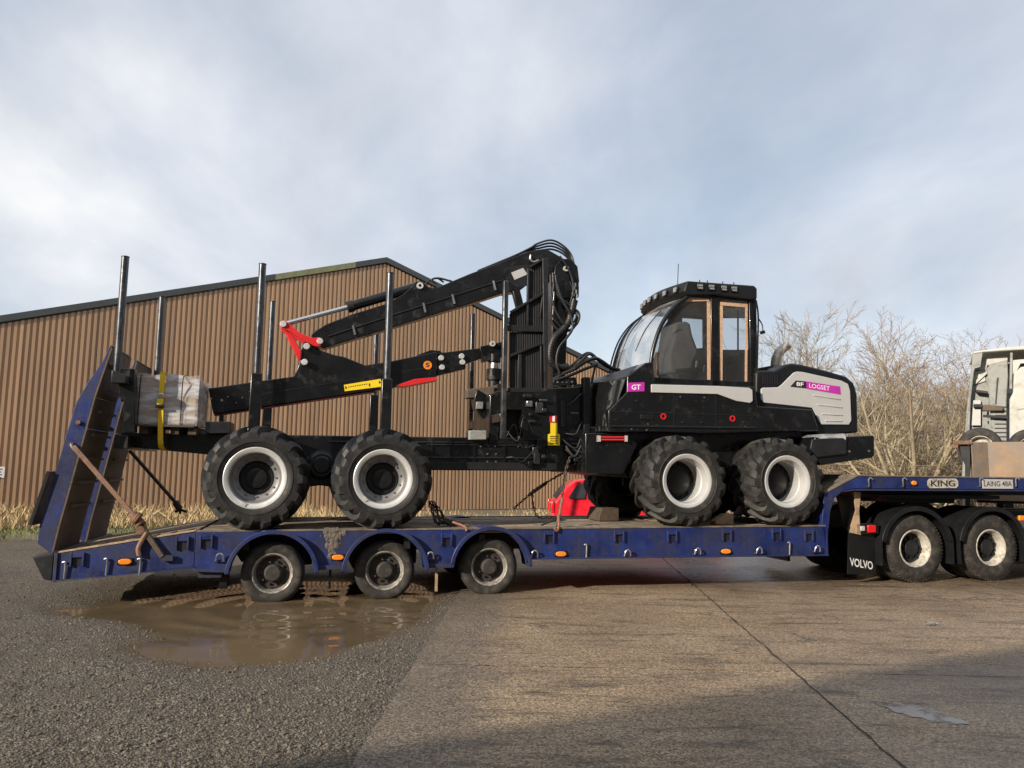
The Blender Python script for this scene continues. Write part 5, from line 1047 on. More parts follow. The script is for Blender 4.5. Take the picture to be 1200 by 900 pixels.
a, b = P(vH-.02, (933, 452.2), (941.5, 453)); fw.part('lettering', text_mb('8F', a, b, .062, vH-.0275, bold=.012), 'white', parent=hood)
a, b = P(vH-.02, (948, 454.3), (972, 458)); fw.part('lettering', text_mb('LOGSET', a, b, .07, vH-.0275, bold=.002), 'white', parent=hood)
for i in range(7): (a, b), (c, d) = P(vH, (894+i*2.8, 439), (894+i*2.8, 450)); fw.part('vent_slot', MB().beam((a, vH-.003, b), (c, vH-.003, d), .012, .016), 'dark_print', parent=hood)
mb = MB()
for i in range(26): (a, b), (c, d) = P(vH-.002, (888+i*2.35, 488+i*.05), (888+i*2.35, 496+i*.06)); mb.beam((a, vH-.002, b), (c, vH-.002, d), .012, .012)
fw.part('louvre', mb, 'charcoal', parent=hood)
mb = MB()
for i in range(8): x = 937+i*7; (a, b), = P(vH+.03, (x, 429.3+(x-937)*.255)); mb.cyl((a, vH+.02, b), (a, vH+.03, b+.02), .014, n=8)
fw.part('hood_bolts', mb, 'charcoal', parent=hood)
fw.part('exhaust', MB().tube([(T(x, y, 1.0)[0], 1.0, T(x, y, 1.0)[1]) for x, y in ((909.5, 437), (909.5, 424), (912, 415), (917, 409), (923.5, 404.5))], [.085, .085, .08, .075, .07], 20, sub=6), 'exhaust', smooth=60)
fw.part('hood_top_cover', MB().prism(P(.9, (886, 436), (890, 431), (906, 428), (908, 436)), .9, 1.7), 'charcoal', bevel=.01)
bl = fw.part('front_blade', MB().prism(P(.12, (955, 512), (990, 511.5), (1023, 510), (1025, 512), (1025, 534), (1022, 536.5), (964, 545), (955, 538)), .12, 2.43), 'black', bevel=.015)
fw.part('blade_step', MB().prism(P(.12, (950, 515), (990, 512.5), (990, 532), (955, 536), (948, 526)), .08, .119), 'charcoal', parent=bl, bevel=.01)
a = P(.1, (954, 512), (958, 509), (988, 508), (990, 511), (990, 516), (986, 513.5), (960, 514.5)); fw.part('plastic_wrap', MB().prism(a, .07, .45), 'film', parent=bl, bevel=.006)
fw.part('blade_arm', MB().prism(P(.6, (940, 500), (975, 505), (975, 535), (940, 530)), .7, 1.85), 'black')
mb = MB()
for x, y in ((995, 529), (1018, 528.5)): u, z = T(x, y, .12); mb.cyl((u, .108, z), (u, .12, z), .018, n=10)
fw.part('bolts', mb, 'steel', parent=bl)
# ---- cab
vC, VC = .5, 2.05
arcA = [(765, 447), (763, 428), (766, 407), (775, 381), (789, 361), (808, 346)]
arcF = [(719, 434), (722, 419), (728, 401), (737, 383), (748, 368), (760, 356)]
def ctube(pts, v, r, nm, m='black'): return fw.part(nm, MB().tube([(a, v, b) for a, b in P(vC, *pts)], r, 8, sub=5), m, smooth=60)
RF = P(vC-.06, (806, 329), (884, 334.5), (887.5, 338), (887.5, 350), (881, 351.5), (839, 345.5), (806, 346), (802, 341))
def roof_sec(v, b): return [(u-b*(1 if i in (0, 6, 7) else 0), v, z) for i, (u, z) in enumerate(RF)]
mbr = MB(); secs_ = [roof_sec(vC-.06+(VC-vC+.12)*k/8, .14*math.sin(math.pi*k/8)) for k in range(9)]; o_ = 0
for sc_ in secs_: mbr.v += sc_
for k in range(8):
    for j in range(8): mbr.f.append((k*8+j, k*8+(j+1) % 8, k*8+8+(j+1) % 8, k*8+8+j))
mbr.f += [tuple(range(8)), tuple(range(71, 63, -1))]
cabroof = fw.part('cab_roof', mbr, 'black_matt', bevel=.02, seg=3)
for v in (vC, VC):
    ctube(arcA, v, .034, 'door_pillar')
    s = 1 if v == vC else -1
    for x0, x1, y0, y1, nm in ((834.5, 842, 345, 452, 'centre_pillar'), (880, 886.5, 350, 454, 'rear_pillar'), (765, 885, 447.5, 454, 'door_sill'), (808, 882, 345, 348, 'top_rail')):
        (a, b), (c, d) = P(vC, (x0, y1), (x1, y0)); fw.part(nm, MB().box(a, c, min(v, v+s*.07), max(v, v+s*.07), b, d), 'black', bevel=.01)
    o, = P(vC, (842, 450)); 
# near side glass and masking boards
fw.part('door_glass', MB().prism(P(vC, *arcA, (834, 346), (834, 449)), vC+.035, vC+.041), 'glass')
fw.part('side_glass', MB().prism(P(vC, (842, 350), (880, 353), (880, 449), (842, 448)), vC+.035, vC+.041), 'glass')
fw.part('door_glass', MB().prism(P(vC, *arcA, (834, 346), (834, 449)), VC-.041, VC-.035), 'glass'); fw.part('side_glass', MB().prism(P(vC, (842, 350), (880, 353), (880, 449), (842, 448)), VC-.041, VC-.035), 'glass')
sp_ = spline([Vector((a, 0, b)) for a, b in P(vC, *arcA)], 4)
fw.part('windscreen', MB().sheet([[(p.x-.12*math.sin(math.pi*k/10)**.7, vC+.03+(VC-vC-.06)*k/10, p.z) for k in range(11)] for p in sp_]), 'glass_hazed', smooth=60)
fw.part('windscreen_frame', MB().tube([(p.x-.12*math.sin(math.pi*k/10)**.7, vC+.03+(VC-vC-.06)*k/10, p.z) for p in sp_[:1] for k in range(11)], .025, 8, sub=2), 'black_matt')
vM = vC+.02
for pts in ([(808, 348), (832, 348), (832, 352.5), (802, 353)], [(829.5, 353), (833.5, 353), (833.5, 447), (830, 447)], [(766, 424), (769.5, 412), (771, 413), (770.5, 446), (766.5, 446)], [(845, 353.5), (877, 356), (877, 360), (845, 357.5)], [(844.5, 358), (848, 358), (847.5, 448), (844, 448)], [(874.5, 360), (877, 360), (876.5, 449), (874, 449)]):
    fw.part('masking_board', MB().prism(P(vC, *pts), vM, vM+.01), 'wood_edge')
# far wall trim, floor, seat, console
for pts in ([(792, 351), (880, 351), (880, 373), (785, 373)], [(772, 410), (880, 410), (880, 450), (770, 450)], [(828, 373), (846, 373), (846, 410), (828, 410)], [(776, 385), (785, 373), (799, 373), (799, 410), (773, 410)]):
    (fw.part('far_wall_trim', MB().prism(P(VC-.06, *[(x, y) for x, y in pts]), VC-.08, VC-.06), 'headliner') if True else None)
fw.part('cab_floor', MB().prism(P(vC, (764, 447), (885, 452), (885, 457), (762, 456)), vC+.02, VC-.02), 'headliner')
fw.part('rear_wall', MB().prism(P(vC, (878, 412), (883, 412), (883, 455), (878, 455)), vC+.08, VC-.08), 'headliner')
ph = P(CV, (779, 405), (782, 384), (786, 380.5), (797, 379.5), (800.5, 383), (803, 396), (809, 412), (811, 424), (811, 440), (777, 440), (775, 420))
st = fw.part('driver_seat', MB().prism(ph, 1.0, 1.55), 'seat', bevel=.05, seg=3)
fw.part('seat_base', MB().prism(P(CV, (779, 440), (815, 438), (815, 462), (780, 462)), 1.0, 1.55), 'headliner', parent=st)
fw.part('armrest', MB().prism(P(.9, (790, 433), (815, 431), (815, 436), (790, 438)), .82, .94), 'headliner', parent=st, bevel=.02)
fw.part('control_console', MB().prism(P(1.6, (810, 410), (829, 409), (831, 450), (808, 450)), 1.4, 1.9), 'headliner', bevel=.03)
for x, y in ((815, 427), (824, 432)): u, z = T(x, y, .9); fw.part('joystick', MB().cyl((u, .88, z-.08), (u+.02, .88, z+.05), .022, .03, n=10), 'steel')
fw.part('hand_loop', MB().tube(P3(1.2, (829, 391), (825.5, 394), (824.5, 402), (827, 409)), .014, 7), 'headliner')
fw.part('rear_seat', MB().prism(P(1.0, (848, 430), (862, 427), (874, 430), (874, 450), (848, 450)), .85, 1.7), 'headliner', bevel=.04)
fw.part('interior_post', MB().prism(P(1.5, (864.5, 360), (865.8, 360), (865.8, 432), (864.5, 432)), 1.5, 1.52), 'headliner')
# lamps, wipers, antenna
for x, y in ((820, 336.3), (833.5, 337), (848, 338), (860, 339)):
    u, z = T(x, y, vC-.06); l = fw.part('work_lamp', MB().box(u-.05, u+.05, vC-.085, vC-.061, z-.05, z+.05), 'black', parent=cabroof, bevel=.008); 
    lz = MB().box(u-.038, u+.038, vC-.091, vC-.0855, z+.004, z+.036); lz.box(u-.038, u+.038, vC-.091, vC-.0855, z-.036, z-.006); fw.part('lamp_lens', lz, 'lens', parent=cabroof)
for k in range(6):
    f = (k+.6)/6.2; v = vC-.02+(VC-vC+.04)*f; b_ = .14*math.sin(math.pi*f); (u, z), = P(vC-.06, (803.5, 337))
    l = fw.part('roof_lamp', MB().box(u-b_-.045, u-b_-.005, v-.06, v+.06, z-.05, z+.05), 'black', parent=cabroof, bevel=.008); fw.part('lamp_lens', MB().box(u-b_-.052, u-b_-.0455, v-.045, v+.045, z-.035, z+.035), 'lens', parent=cabroof)
fw.part('antenna', MB().cyl((T(794, 333, .9)[0], .9, T(794, 335, .9)[1]), (T(795, 309, .9)[0], .9, T(795, 309, .9)[1]), .006, n=6), 'black_matt')
for x in (820, 829, 847, 860): (a, b), = P(.9, (x, 331.5+(x-820)*.07)); fw.part('roof_stud', MB().cyl((a, .9, b-.03), (a, .9, b+.05), .008, n=6), 'black_matt', parent=cabroof)
wp = P(vC, *arcA[1:5][::-1])
fw.part('wiper', MB().tube([(a-.15, 1.35+.05*i, b) for i, (a, b) in enumerate(wp)], .012, 6), 'black_matt'); fw.part('wiper', MB().tube([(a-.1, .72+.12*i, b) for i, (a, b) in enumerate(wp[:3])], .008, 6), 'black_matt')
fw.part('guard_bar', MB().tube([(a-.06, VC+.02, b) for a, b in P(vC, *arcA[1:])], .014, 6), 'black_matt')
(a, b), (c, d) = P(vC, (887, 372), (892, 390)); mr = fw.part('mirror', MB().beam((c-.03, vC-.04, d-.01), (c+.03, vC-.04, d+.01), .05, .05), 'black_matt')
fw.part('mirror_arm', MB().tube([(a, vC-.02, b), ((a+c)/2+.03, vC-.04, (b+d)/2), (c, vC-.04, d)], .01, 6), 'black_matt', parent=mr)
fw.part('rear_handrail', MB().tube(P3(vC-.05, (886, 352), (888.5, 370), (888, 400), (887, 440)), .014, 7), 'black')

rg = random.Random(11)
for i in range(26):
    x, y = rg.uniform(612, 690), rg.uniform(462, 545); x = x if not 638 < x < 660 else x+24; v = .69 if x < 668 else .77; u, z = T(x, y, v); w, h = rg.uniform(.02, .07), rg.uniform(.02, .08)
    fw.part('valve_fitting', MB().box(u-w, u+w, v-rg.uniform(.03, .09), v+.03, z-h, z+h) if i % 2 else MB().cyl((u-w, v-.04, z), (u+w, v-.04, z), .02+.02*rg.random(), n=10), rg.choice(('charcoal', 'black_matt', 'black', 'stake', 'steel' if i % 5 == 0 else 'charcoal')), bevel=.006)
for i in range(9):
    x0, y0 = (rg.uniform(658, 668) if i % 3 else 594), rg.uniform(470, 540); pts = [(x0, y0), (x0+rg.uniform(8, 16), y0+rg.uniform(-14, 14)), (x0+rg.uniform(18, 26), y0+rg.uniform(-16, 16)), (x0+rg.uniform(29, 38), y0+rg.uniform(-10, 10))]
    hose(pts, rg.choice((.011, .015, .019)), [.66, .6, .64, .72])
for y0, y1, x0, x1 in ((517.5, 518.5, 385, 560), (521, 522, 500, 640), (536, 537, 500, 655)):
    (a, b), (c, d) = P(.735, (x0, y0), (x1, y1)); fw.part('frame_pipe', MB().cyl((a, .735, b), (c, .735, d), .012, n=6), 'charcoal')
for x in (505, 530, 555, 590, 630): (a, b), (c, d) = P(.74, (x, 516), (x+5, 549)); fw.part('frame_gusset', MB().box(a, a+.025, .722, .749, d, b), 'black')
for x, y0, y1 in ((789, 462, 500), (838, 464, 502), (715, 484, 505)): (a, b), (c, d) = P(vF, (x, y0), (x, y1)); fw.part('panel_gap', MB().box(a-.004, a+.004, vF-.003, vF-.0005, d, b), 'dark_print')
for x, y in ((722, 492), (746, 470), (770, 498), (800, 495), (822, 495), (872, 495), (880, 480)): u, z = T(x, y, vF); fw.part('panel_clip', MB().box(u-.022, u+.022, vF-.012, vF-.001, z-.012, z+.012), 'charcoal', bevel=.003)
# ================================================================== LOAD ON THE FORWARDER, LASHINGS
cr = Thing('wrapped_pallet_load', 'film-wrapped cardboard box on a pallet at the rear of the load bunk', 'box', (-4.42, .75, 2.0))
c0, c1 = -4.84, -4.06; bx0, bx1 = .42, 1.5
cr.part('box', MB().box(c0+.02, c1-.02, bx0+.02, bx1-.02, 2.16, 2.76), 'card', bevel=.015)
mb = MB(); rg = np.random.default_rng(3); rows = []
def wrap(n=60, m=10):
    rows = []
    per = [(c0, bx0), (c1, bx0), (c1, bx1), (c0, bx1)]
    for j in range(m+1):
        z = 2.13+.66*j/m; row = []
        for i in range(n+1):
            t = (i % n)/n*4; k = int(t) % 4; f = t-int(t); (a, b), (c, d) = per[k], per[(k+1) % 4]; x, y = a+(c-a)*f, b+(d-b)*f
            q = .005*math.sin(i*1.7+j*.9)+.004*math.sin(i*.6-j*2.1); cx, cy = (c0+c1)/2, (bx0+bx1)/2
            row.append((cx+(x-cx)*(1.0+q), cy+(y-cy)*(1.0+q), z+.01*math.sin(i*.9)))
        rows.append(row)
    return rows
rows = wrap(); mb.sheet(rows); mb.add(rows[-1][:-1], [tuple(range(60))]); cr.part('shrink_film', mb, 'film', smooth=50)
for x in (-4.7, -4.33, -4.12): 
    cr.part('pallet_block', MB().box(x-.05, x+.05, bx0+.05, bx1-.05, 2.03, 2.12), 'timber')
for y in (.45, .9, 1.35): cr.part('pallet_board', MB().box(c0+.03, c1-.03, y-.05, y+.05, 2.122, 2.145), 'timber')
for x, m in ((-4.76, 'black_matt'), (-4.26, 'black_matt')):
    cr.part('packing_band', MB().tube([(x, bx0-.012, 2.12), (x, bx0-.014, 2.5), (x+.01, bx0-.012, 2.775), (x+.01, .95, 2.8), (x, bx1+.014, 2.77), (x, bx1+.014, 2.14)], .007, 6, sub=3), m)
def ribbon(pts, w, th=.004, sub=4):                      # flat webbing through 3-D points, width along u
    ps = spline([Vector(p) for p in pts], sub); mb = MB()
    for a, b in zip(ps, ps[1:]):
        d = (b-a).normalized(); n = d.cross(Vector((1, 0, 0)))
        n = (n.normalized() if n.length > .1 else Vector((0, 1, 0)))*th
        x = Vector((w/2, 0, 0)); mb.loft([a-x-n, a+x-n, a+x+n, a-x+n], [b-x-n, b+x-n, b+x+n, b-x+n])
    return mb
us = -4.5
ys = Thing('yellow_ratchet_strap', 'yellow ratchet strap tied down over the film-wrapped box', 'strap', (us, .4, 1.8))
ys.part('webbing', ribbon([(us+.04, .7, 1.83), (us+.03, .62, 1.83), (us+.02, .45, 1.9), (us+.01, .395, 2.2), (us, .39, 2.5), (us, .395, 2.78), (us, .46, 2.815), (us, 1.0, 2.815), (us, 1.5, 2.81), (us, 1.54, 2.5), (us, 1.54, 2.0), (us, 1.5, 1.85)], .062, .004), 'yellow')
ys.part('ratchet', MB().box(us-.04, us+.03, .345, .386, 2.36, 2.47), 'yellow_dec', bevel=.012); ys.part('handle', MB().box(us-.03, us+.035, .33, .35, 2.48, 2.54), 'steel', bevel=.01); ys.part('ratchet_drum', MB().cyl((us-.05, .362, 2.38), (us+.045, .362, 2.38), .025), 'black_matt')
# strap that holds the near ramp
a = P3(.08, (86, 523), (105, 545), (130, 573), (155, 602)); b = P3(.02, (158, 606), (166, 616), (173, 624), (190, 645), (194, 652))
rs = Thing('ramp_tie_strap', 'rust-brown strap with load binder tying the near ramp to the trailer tail', 'strap', b[-1])
rs.part('webbing', MB().beam(a[0], a[-1], .02, .055), 'strap_tan', bevel=.006)
rs.part('hook', MB().tube(P3(.1, (84, 520), (85, 524), (88, 527)), .02, 8), 'steel')
rs.part('binder_body', MB().cyl(a[-1], b[1], .05, .06, n=12), 'rust', bevel=.012); rs.part('binder_collar', MB().cyl(b[0], (b[0][0]+.05, b[0][1], b[0][2]-.03), .075, n=14), 'rust', bevel=.012)
rs.part('binder_clamp', MB().cyl((b[1][0], -.05, b[1][2]-.05), (b[1][0], .1, b[1][2]-.05), .05), 'rust'); rs.part('anchor_bar', MB().beam((b[2][0]-.03, -.02, b[2][2]+.03), (b[4][0]-.02, -.045, b[4][2]), .05, .06), 'timber', bevel=.008)
rs.part('loose_end', MB().tube(P3(-.04, (172, 624), (166, 634), (162, 643), (163, 651)), .028, 8), 'strap_tan'); rs.part('anchor_hook', MB().box(b[4][0]-.03, b[4][0]+.1, -.06, -.02, b[4][2]-.05, b[4][2]+.02), 'blue_dark', bevel=.006)
a = P3(2.45, (152, 528), (205, 588)); ds = Thing('dark_tie_bar', 'dark tie bar between the far ramp and the trailer tail', 'tie bar', (a[1][0], 2.45, a[1][2]))
ds.part('bar', MB().cyl(a[0], a[1], .026, n=8), 'chain'); e = P3(2.45, (205, 588), (211, 597), (219, 600)); ds.part('binder', MB().cyl(e[0], e[1], .05, n=10), 'chain'); 
for q in ((219, 600), (211, 602), (205, 600)): (x, y), = P(2.45, q); ds.part('fork', MB().cyl(e[1], (x, 2.45, y), .02, n=8), 'chain')
# chains
def chain_mb(path, L=.055, r=.0085):
    ps = spline([Vector(p) for p in path], 12); mb = MB(); acc = 0; last = ps[0]; k = 0
    for a, b in zip(ps, ps[1:]):
        acc += (b-a).length
        if acc >= L*.72:
            acc = 0; d = (b-last).normalized(); c = (last+b)/2; up = Vector((0, 0, 1)) if abs(d.z) < .9 else Vector((1, 0, 0)); x = d.cross(up).normalized(); y = d.cross(x)
            w = x if k % 2 else y; k += 1
            mb.tube([c+d*(L*.5*math.cos(q))+w*(L*.3*math.sin(q)) for q in [2*math.pi*i/7 for i in range(7)]], r, 5, closed=True, sub=1); last = b
    return mb
def dz(x, y, v): return (T(x, y, v)[0], v, T(x, y, v)[1])
pth = [dz(662, 553, .9), dz(636, 568, 1.6), dz(627, 574, 2.0), dz(602, 596, 2.4)]
t = Thing('tension_chain', 'taut dark chain running from the forwarder frame down to the far deck edge', 'chain', pth[-1]); t.part('links', chain_mb(pth), 'chain'); t.part('load_binder', MB().beam(dz(620, 580, 2.1), dz(640, 566, 1.5), .03, .05), 'chain', bevel=.006)
zd = deckz(.5)+.012; pth = [dz(625, 574, 2.0), dz(624, 586, 2.0), (dz(628, 596, 2.0)[0], 2.0, zd+.06), (dz(634, 600, 1.95)[0], 1.95, zd), (dz(645, 602, 1.9)[0], 1.85, zd), (dz(655, 602, 1.9)[0], 1.7, zd)]
single('hanging_chain', 'loose dark chain end hanging from the load binder onto the deck', 'chain', chain_mb(pth), 'chain', pth[-1])
pth = [dz(668, 536, .55), dz(663, 552, .45), dz(660, 570, .35), dz(657, 590, .25), dz(654, 612, .06), dz(652, 622, -.03)]
t = Thing('rusty_chain', 'bright rusty chain with binder hooked over the near deck edge under the crane', 'chain', pth[-1]); t.part('links', chain_mb(pth, .06, .011), 'chain'); t.part('hook', MB().tube([dz(654, 604, .1), dz(655, 614, .0), dz(653, 622, -.03), dz(650, 619, -.04)], .018, 8), 'chain_red'); t.part('lever', MB().cyl(dz(659, 584, .26), dz(654, 612, .04), .02, n=8), 'chain_red'); t.part('lever', MB().cyl((dz(656, 601, .5)[0], .5, deckz(.6)+.1), (dz(634, 613, .3)[0], .3, deckz(.4)+.02), .013, n=8), 'chain')
mb = MB()
for s in range(3):
    p0 = [dz(503+s*2, 588, .75-.1*s), dz(507+5*s, 600, .6), (dz(512+s*4, 606, .5)[0], .5-.08*s, deckz(-.9)+.04+.02*s), (dz(520+s*7, 603, .5)[0], .55-.1*s, deckz(-.9)+.05), (dz(528+s*5, 612, .4)[0], .3, deckz(-.8)+.02)]
    mb2 = chain_mb(p0, .06, .011); mb.add(mb2.v, mb2.f)
t = Thing('chain_heap', 'rusty heaped chain and binder behind the second rear wheel', 'chain', (-.85, .45, deckz(-.9))); t.part('links', mb, 'chain'); t.part('lever', MB().cyl((-.95, .5, deckz(-.9)+.14), (-.5, .3, deckz(-.5)+.02), .015, n=8), 'chain'); t.part('hook', MB().tube([(-.75, .15, deckz(-.8)+.08), (-.66, .08, deckz(-.7)+.05), (-.6, .02, deckz(-.7)+.02), (-.59, -.02, deckz(-.7)-.03)], .017, 8), 'chain_red')
for nm, lab, (u0, u1, v0, v1, h), m in (('timber_chock', 'dark timber chock on the deck in front of the far front wheel', (1.72, 2.05, 1.2, 1.75, .2), 'timber'), ('timber_chock', 'pale timber wedge on the deck between the two front wheels', (3.2, 3.5, .28, .44, .16), 'plank_pale')):
    z = deckz((u0+u1)/2)+.008; single(nm, lab, 'chock', MB().prism([(u0, z), (u1, z), (u1, z+h), (u0+(u1-u0)*(.6 if m == 'plank_pale' else .15), z+h), (u0, z+.05)], v0, v1), m, ((u0+u1)/2, (v0+v1)/2, z), group='chocks on the trailer deck', bevel=.008)

# ================================================================== RED CAR BEHIND THE TRAILER
CY = 17.0
def XY(px, Y): return (px-600)/900*Y*1.0
cx0 = XY(648, CY); car = Thing('red_car', 'small red hatchback parked behind the trailer under the forwarder', 'car', (cx0+1.9, CY+.85, 0), frame='world')
def cprof(inset): 
    pts = [(0.05, .45), (.0, .62), (.02, .9), (.12, 1.02), (.32, 1.3), (.52, 1.44), (.8, 1.48), (1.5, 1.47), (2.0, 1.36), (2.65, 1.0), (3.4, .88), (3.72, .74), (3.8, .5), (3.72, .28), (.2, .25)]
    return [(cx0+x, z-(inset if z > 1.05 else 0)) for x, z in pts]
A_, B_ = cprof(0), cprof(0)
def yv(z, side): ins = .0 if z < .95 else (z-.95)*.32; return CY+ins if side == 0 else CY+1.7-ins
mb = MB().loft([(x, yv(z, 0), z) for x, z in A_], [(x, yv(z, 1), z) for x, z in A_]); car.part('body', mb, 'car_red', bevel=.05, seg=3)
def cwin(pts, nm='window'): 
    for s in (0, 1): car.part(nm, MB().loft([(cx0+x, yv(z, s)+(-.012 if s == 0 else .012), z) for x, z in pts], [(cx0+x, yv(z, s)+(.004 if s == 0 else -.004), z) for x, z in pts]), 'car_glass' if False else 'dark_print', bevel=.0)
cwin([(.36, 1.05), (.55, 1.32), (.72, 1.38), (.82, 1.38), (.72, 1.04)]); cwin([(.78, 1.04), (.88, 1.38), (1.45, 1.38), (1.45, 1.02)]); cwin([(1.5, 1.02), (1.5, 1.38), (1.9, 1.31), (2.4, 1.02)])
for s in (0, 1):
    y = CY-.01 if s == 0 else CY+1.71
    car.part('tail_lamp', MB().box(cx0-.006, cx0+.07, min(y, y+(.16 if s == 0 else -.16)), max(y, y+(.16 if s == 0 else -.16)), .72, .98), 'red_lens', bevel=.02)
    car.part('headlamp', MB().box(cx0+3.55, cx0+3.74, min(y, y+(.3 if s == 0 else -.3)), max(y, y+(.3 if s == 0 else -.3)), .66, .8), 'lens', bevel=.03); car.part('wing_mirror', MB().box(cx0+2.2, cx0+2.35, CY-.15 if s == 0 else CY+1.7, CY if s == 0 else CY+1.85, 1.0, 1.12), 'car_red', bevel=.03)
    for xx in (.72, 3.1):
        yy = CY+.1 if s == 0 else CY+1.6; w = car.part('wheel', MB().lathe([(0, -.1), (.16, -.09), (.2, -.1), (.2, .1), (0, .1)], (cx0+xx, yy, .3), 28), 'rim_worn'); car.part('tyre', MB().lathe([(.2, -.1), (.22, -.115), (.28, -.115), (.3, -.09), (.3, .09), (.28, .115), (.2, .1)], (cx0+xx, yy, .3), 32), 'rubber', parent=w)
    car.part('door_handle', MB().box(cx0+1.15, cx0+1.32, CY-.025 if s == 0 else CY+1.7, CY if s == 0 else CY+1.725, .9, .93), 'car_red', bevel=.006)
car.part('added_sill', MB().box(cx0+.1, cx0+3.7, CY-.012, CY+1.712, .2, .5), 'black_matt', bevel=.02); car.part('bumper', MB().box(cx0-.03, cx0+.2, CY+.04, CY+1.66, .3, .58), 'black_matt', bevel=.04)  # unseen black sill added to cut the body's red reflection on the ground
car.part('rear_window', MB().loft([(cx0+.1, CY+.2, 1.04), (cx0+.1, CY+1.5, 1.04), (cx0+.29, CY+1.45, 1.3), (cx0+.29, CY+.25, 1.3)], [(cx0+.16, CY+.2, 1.04), (cx0+.16, CY+1.5, 1.04), (cx0+.35, CY+1.45, 1.3), (cx0+.35, CY+.25, 1.3)]), 'dark_print')

# ================================================================== SCRAP AT THE RIGHT EDGE
SY = 16.0; STH = R(-29); r_ = ray(1138, 540); SC = (r_[0]/r_[1]*SY, SY); SE = (math.cos(STH), math.sin(STH)); SN = (-math.sin(STH), math.cos(STH))
def Q(px, py, d=0.0):                                   # pixel -> (along, up) on a plane parallel to the flatbed side
    r = ray(px, py); t = (d+SC[0]*SN[0]+SC[1]*SN[1])/(r[0]*SN[0]+r[1]*SN[1]); x, y = r[0]*t-SC[0], r[1]*t-SC[1]
    return x*SE[0]+y*SE[1], H+r[2]*t
class STh(Thing):
    def __init__(s, name, label, cat, base, group=None):
        super().__init__(name, label, cat, base, group, 'world'); s.e.location = (SC[0]+base[0]*SE[0]+base[1]*SN[0], SC[1]+base[0]*SE[1]+base[1]*SN[1], base[2]); s.e.rotation_euler = (0, 0, STH)
x0, zt = Q(1138, 518); _, zb = Q(1138, 586)
sk = STh('rusty_flatbed_body', 'rusty steel side of a flatbed body standing behind the gooseneck at the right', 'flatbed', (x0+2.5, 1.2, 0))
sk.part('side_sheet', MB().box(x0, x0+5.2, 0, .03, zb, zt), 'rust_sheet', bevel=.006); sk.part('side_sheet', MB().box(x0, x0+5.2, 2.4, 2.43, zb, zt), 'rust_sheet'); sk.part('end_sheet', MB().box(x0-.002, x0+.03, .031, 2.399, zb, zt-.01), 'rust_sheet')
sk.part('floor_frame', MB().box(x0+.05, x0+5.2, .04, 2.39, zb-.05, zb+.1), 'charcoal')
for v in (-.02, 2.36):
    l0 = Q(1117, 520)[0]; sk.part('corner_lip', MB().box(l0, x0+.02, v-.02, v+.09, zt-.05, zt+.03), 'rust', bevel=.008)
    pp = [Q(1125, 523), Q(1137, 523), Q(1137, 600), Q(1131, 600), Q(1131, 545), Q(1126, 534)]; sk.part('corner_post', MB().loft([(a, v, b) for a, b in pp], [(a, v+.08, b) for a, b in pp]), 'charcoal', bevel=.008)
    for xx in (x0+.6, x0+2.6, x0+4.6): sk.part('leg', MB().box(xx-.08, xx+.08, v, v+.12, -.15, zb-.05), 'charcoal')
sk.part('corner_shade', MB().box(x0+.01, Q(1157, 520)[0], -.012, -.001, zb+.01, zt-.01), 'ramp_face')  # dark sheet laid on as the cast shadow at the left end
cbY = .75
sc = STh('scrap_truck_cab', 'stripped pale grey truck cab with its door missing, standing in the rusty flatbed', 'truck cab', (Q(1170, 520, cbY)[0], cbY+.8, zb+.1))
def CQ(pts): return [Q(x, y, cbY) for x, y in pts]
def cpl(nm, pts, m, y0=0.0, y1=.04, bevel=.008): return sc.part(nm, MB().loft([(a, cbY+y0, b) for a, b in CQ(pts)], [(a, cbY+y1, b) for a, b in CQ(pts)]), m, bevel=bevel)
zb_px = 575
cpl('rear_pillar', [(1140, 413), (1152, 411), (1149, 430), (1142, 432), (1138, 452), (1137, 465), (1133, 500), (1131, zb_px), (1126, zb_px), (1133, 480), (1138, 440)], 'cab_grey', 0, .25)
cpl('roof', [(1140, 412), (1178, 407), (1240, 402), (1240, 408), (1180, 411), (1152, 413), (1141, 415)], 'cream', -.02, 2.0, .02)
cpl('inner_panel', [(1142, 432), (1160, 428), (1160, zb_px), (1134, zb_px), (1138, 465)], 'cab_grey', .3, .34)
cpl('bare_panel', [(1144, 418), (1182, 414), (1182, 424), (1158, 426), (1156, 432), (1143, 432)], 'cream', .28, .3); cpl('inner_brace', [(1142, 446), (1156, 434), (1158, 436), (1144, 449)], 'cream', .22, .28); cpl('lower_panel', [(1141, 468), (1150, 468), (1150, 498), (1139, 498)], 'grey_panel', .2, .24)
cpl('small_panel', [(1142, 434), (1154, 432), (1156, 445), (1141, 450)], 'cream', .26, .28); cpl('dark_shelf', [(1144, 456), (1158, 458), (1158, 461), (1144, 459)], 'charcoal', .1, .28); cpl('dark_box', [(1141, 473), (1152, 473), (1152, 477), (1141, 477)], 'charcoal', .1, .19)
cpl('door_card', [(1157, 432), (1160, 426), (1181, 421), (1182, 440), (1180, 470), (1181, zb_px), (1165, zb_px), (1160, 470)], 'cab_grey', .08, .14, .02)
cpl('door_slot', [(1168.5, 442), (1170.5, 442), (1168, 473), (1166.3, 473)], 'dark_print', .07, .079, 0)
for k in range(9): y = 476+k*5; cpl('door_rib', [(1166, y), (1180, y), (1180, y+1.2), (1166, y+1.2)], 'charcoal', .066, .079, 0)
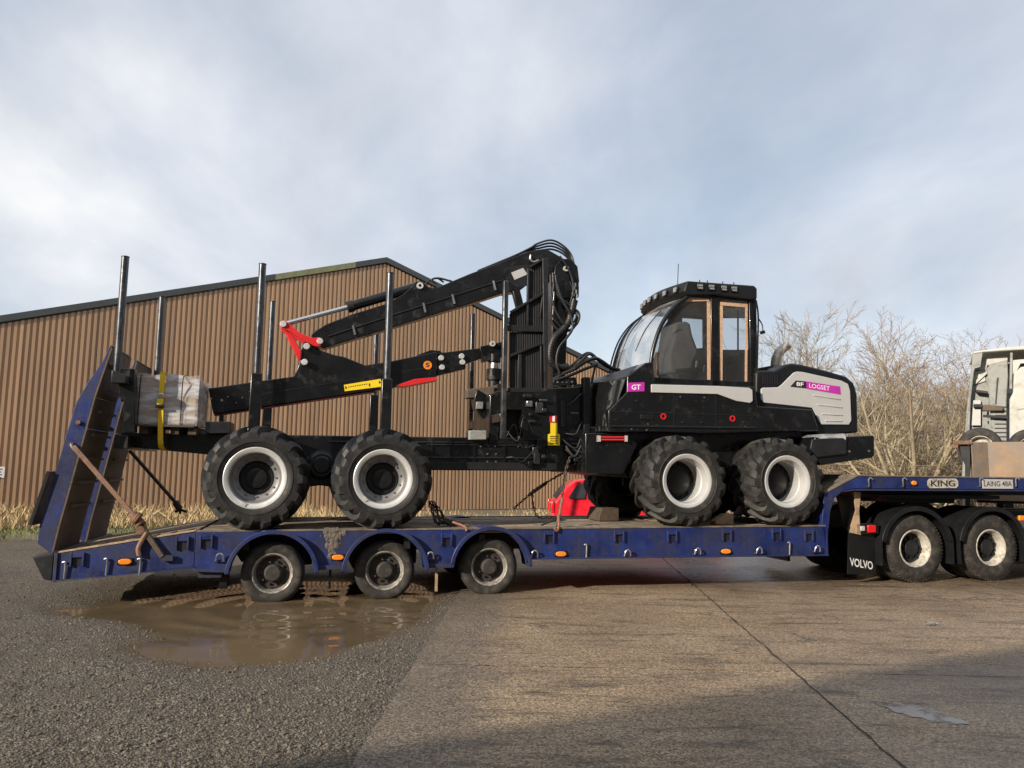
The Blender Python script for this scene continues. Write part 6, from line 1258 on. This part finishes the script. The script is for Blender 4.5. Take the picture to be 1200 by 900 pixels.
cpl('front_pillar', [(1184, 413), (1187, 413), (1186.5, 456), (1183, 456)], 'cab_grey', .02, .1); cpl('bracket', [(1181, 455), (1190, 456), (1190, 459), (1184, 462), (1181, 461)], 'charcoal', 0, .1); cpl('step_bracket', [(1152, 474), (1176, 476), (1176, 482), (1151, 482)], 'ramp_face', -.04, .06, .03); cpl('step_rail', [(1152, 486), (1182, 488), (1182, 491), (1152, 489)], 'charcoal', -.04, .02)
cpl('outer_door', [(1188, 438), (1196, 430), (1240, 426), (1240, zb_px), (1183, zb_px), (1183, 468), (1187, 460)], 'cream', -.03, .03, .03); cpl('window_frame', [(1187, 422), (1240, 417), (1240, 423), (1196, 426), (1190, 438), (1187, 438)], 'cream', 0, .04, .006)
cpl('far_side', [(1142, 416), (1240, 409), (1240, zb_px), (1130, zb_px)], 'cab_grey', 1.9, 1.96); cpl('cab_floor', [(1133, 560), (1240, 560), (1240, zb_px), (1130, zb_px)], 'cab_grey', .35, 1.89)
(a, b), (c, d) = CQ([(1192, 480), (1235, 474)]); sc.part('door_groove', MB().beam((a, cbY-.035, b), (c, cbY-.035, d), .01, .02), 'cab_grey')
for nm, lab, px, py in (('loose_wheel', 'old truck wheel lying in the flatbed left of the scrap cab', 1149, 524), ('loose_wheel', 'old truck wheel at the right edge in front of the scrap cab', 1208, 526)):
    a, b = Q(px, py, .3); t = STh(nm, lab, 'wheel', (a, .3, b), 'wheels lying in the flatbed')
    w = t.part('wheel', MB().lathe([(0, .0), (.1, -.02), (.18, .02), (.22, -.1), (.235, -.12), (.235, -.13), (.22, -.13)], (a, .3, b), 32), 'rim_cream'); t.part('tyre', MB().lathe([(.22, -.1), (.25, -.14), (.3, -.15), (.37, -.14), (.4, -.1), (.41, 0), (.4, .1), (.37, .14), (.3, .15), (.22, .1)], (a, .3, b), 40), 'rubber_old', parent=w)
rg = random.Random(2); x, y = G(1092, 733); mb = MB()
for k in range(3): mb.add([(x+rg.uniform(-.09, .09), y+rg.uniform(-.05, .05), .008+rg.random()*.03) for _ in range(5)], [(0, 1, 2), (0, 2, 3), (1, 3, 4), (0, 4, 2)])
single('litter', 'scrap of crumpled pale paper lying on the concrete near the truck wheels', 'litter', mb, 'cab_grey', (x, y, 0), frame='world')
TINY = ('bolts', 'hood_bolts', 'louvre', 'mesh_rods', 'warning_text', 'decal_print', 'hose_fittings', 'hand_hole', 'print')
for o in bpy.data.objects:
    if o.parent and o.name.split('.')[0] in TINY: o['kind'] = 'stuff'
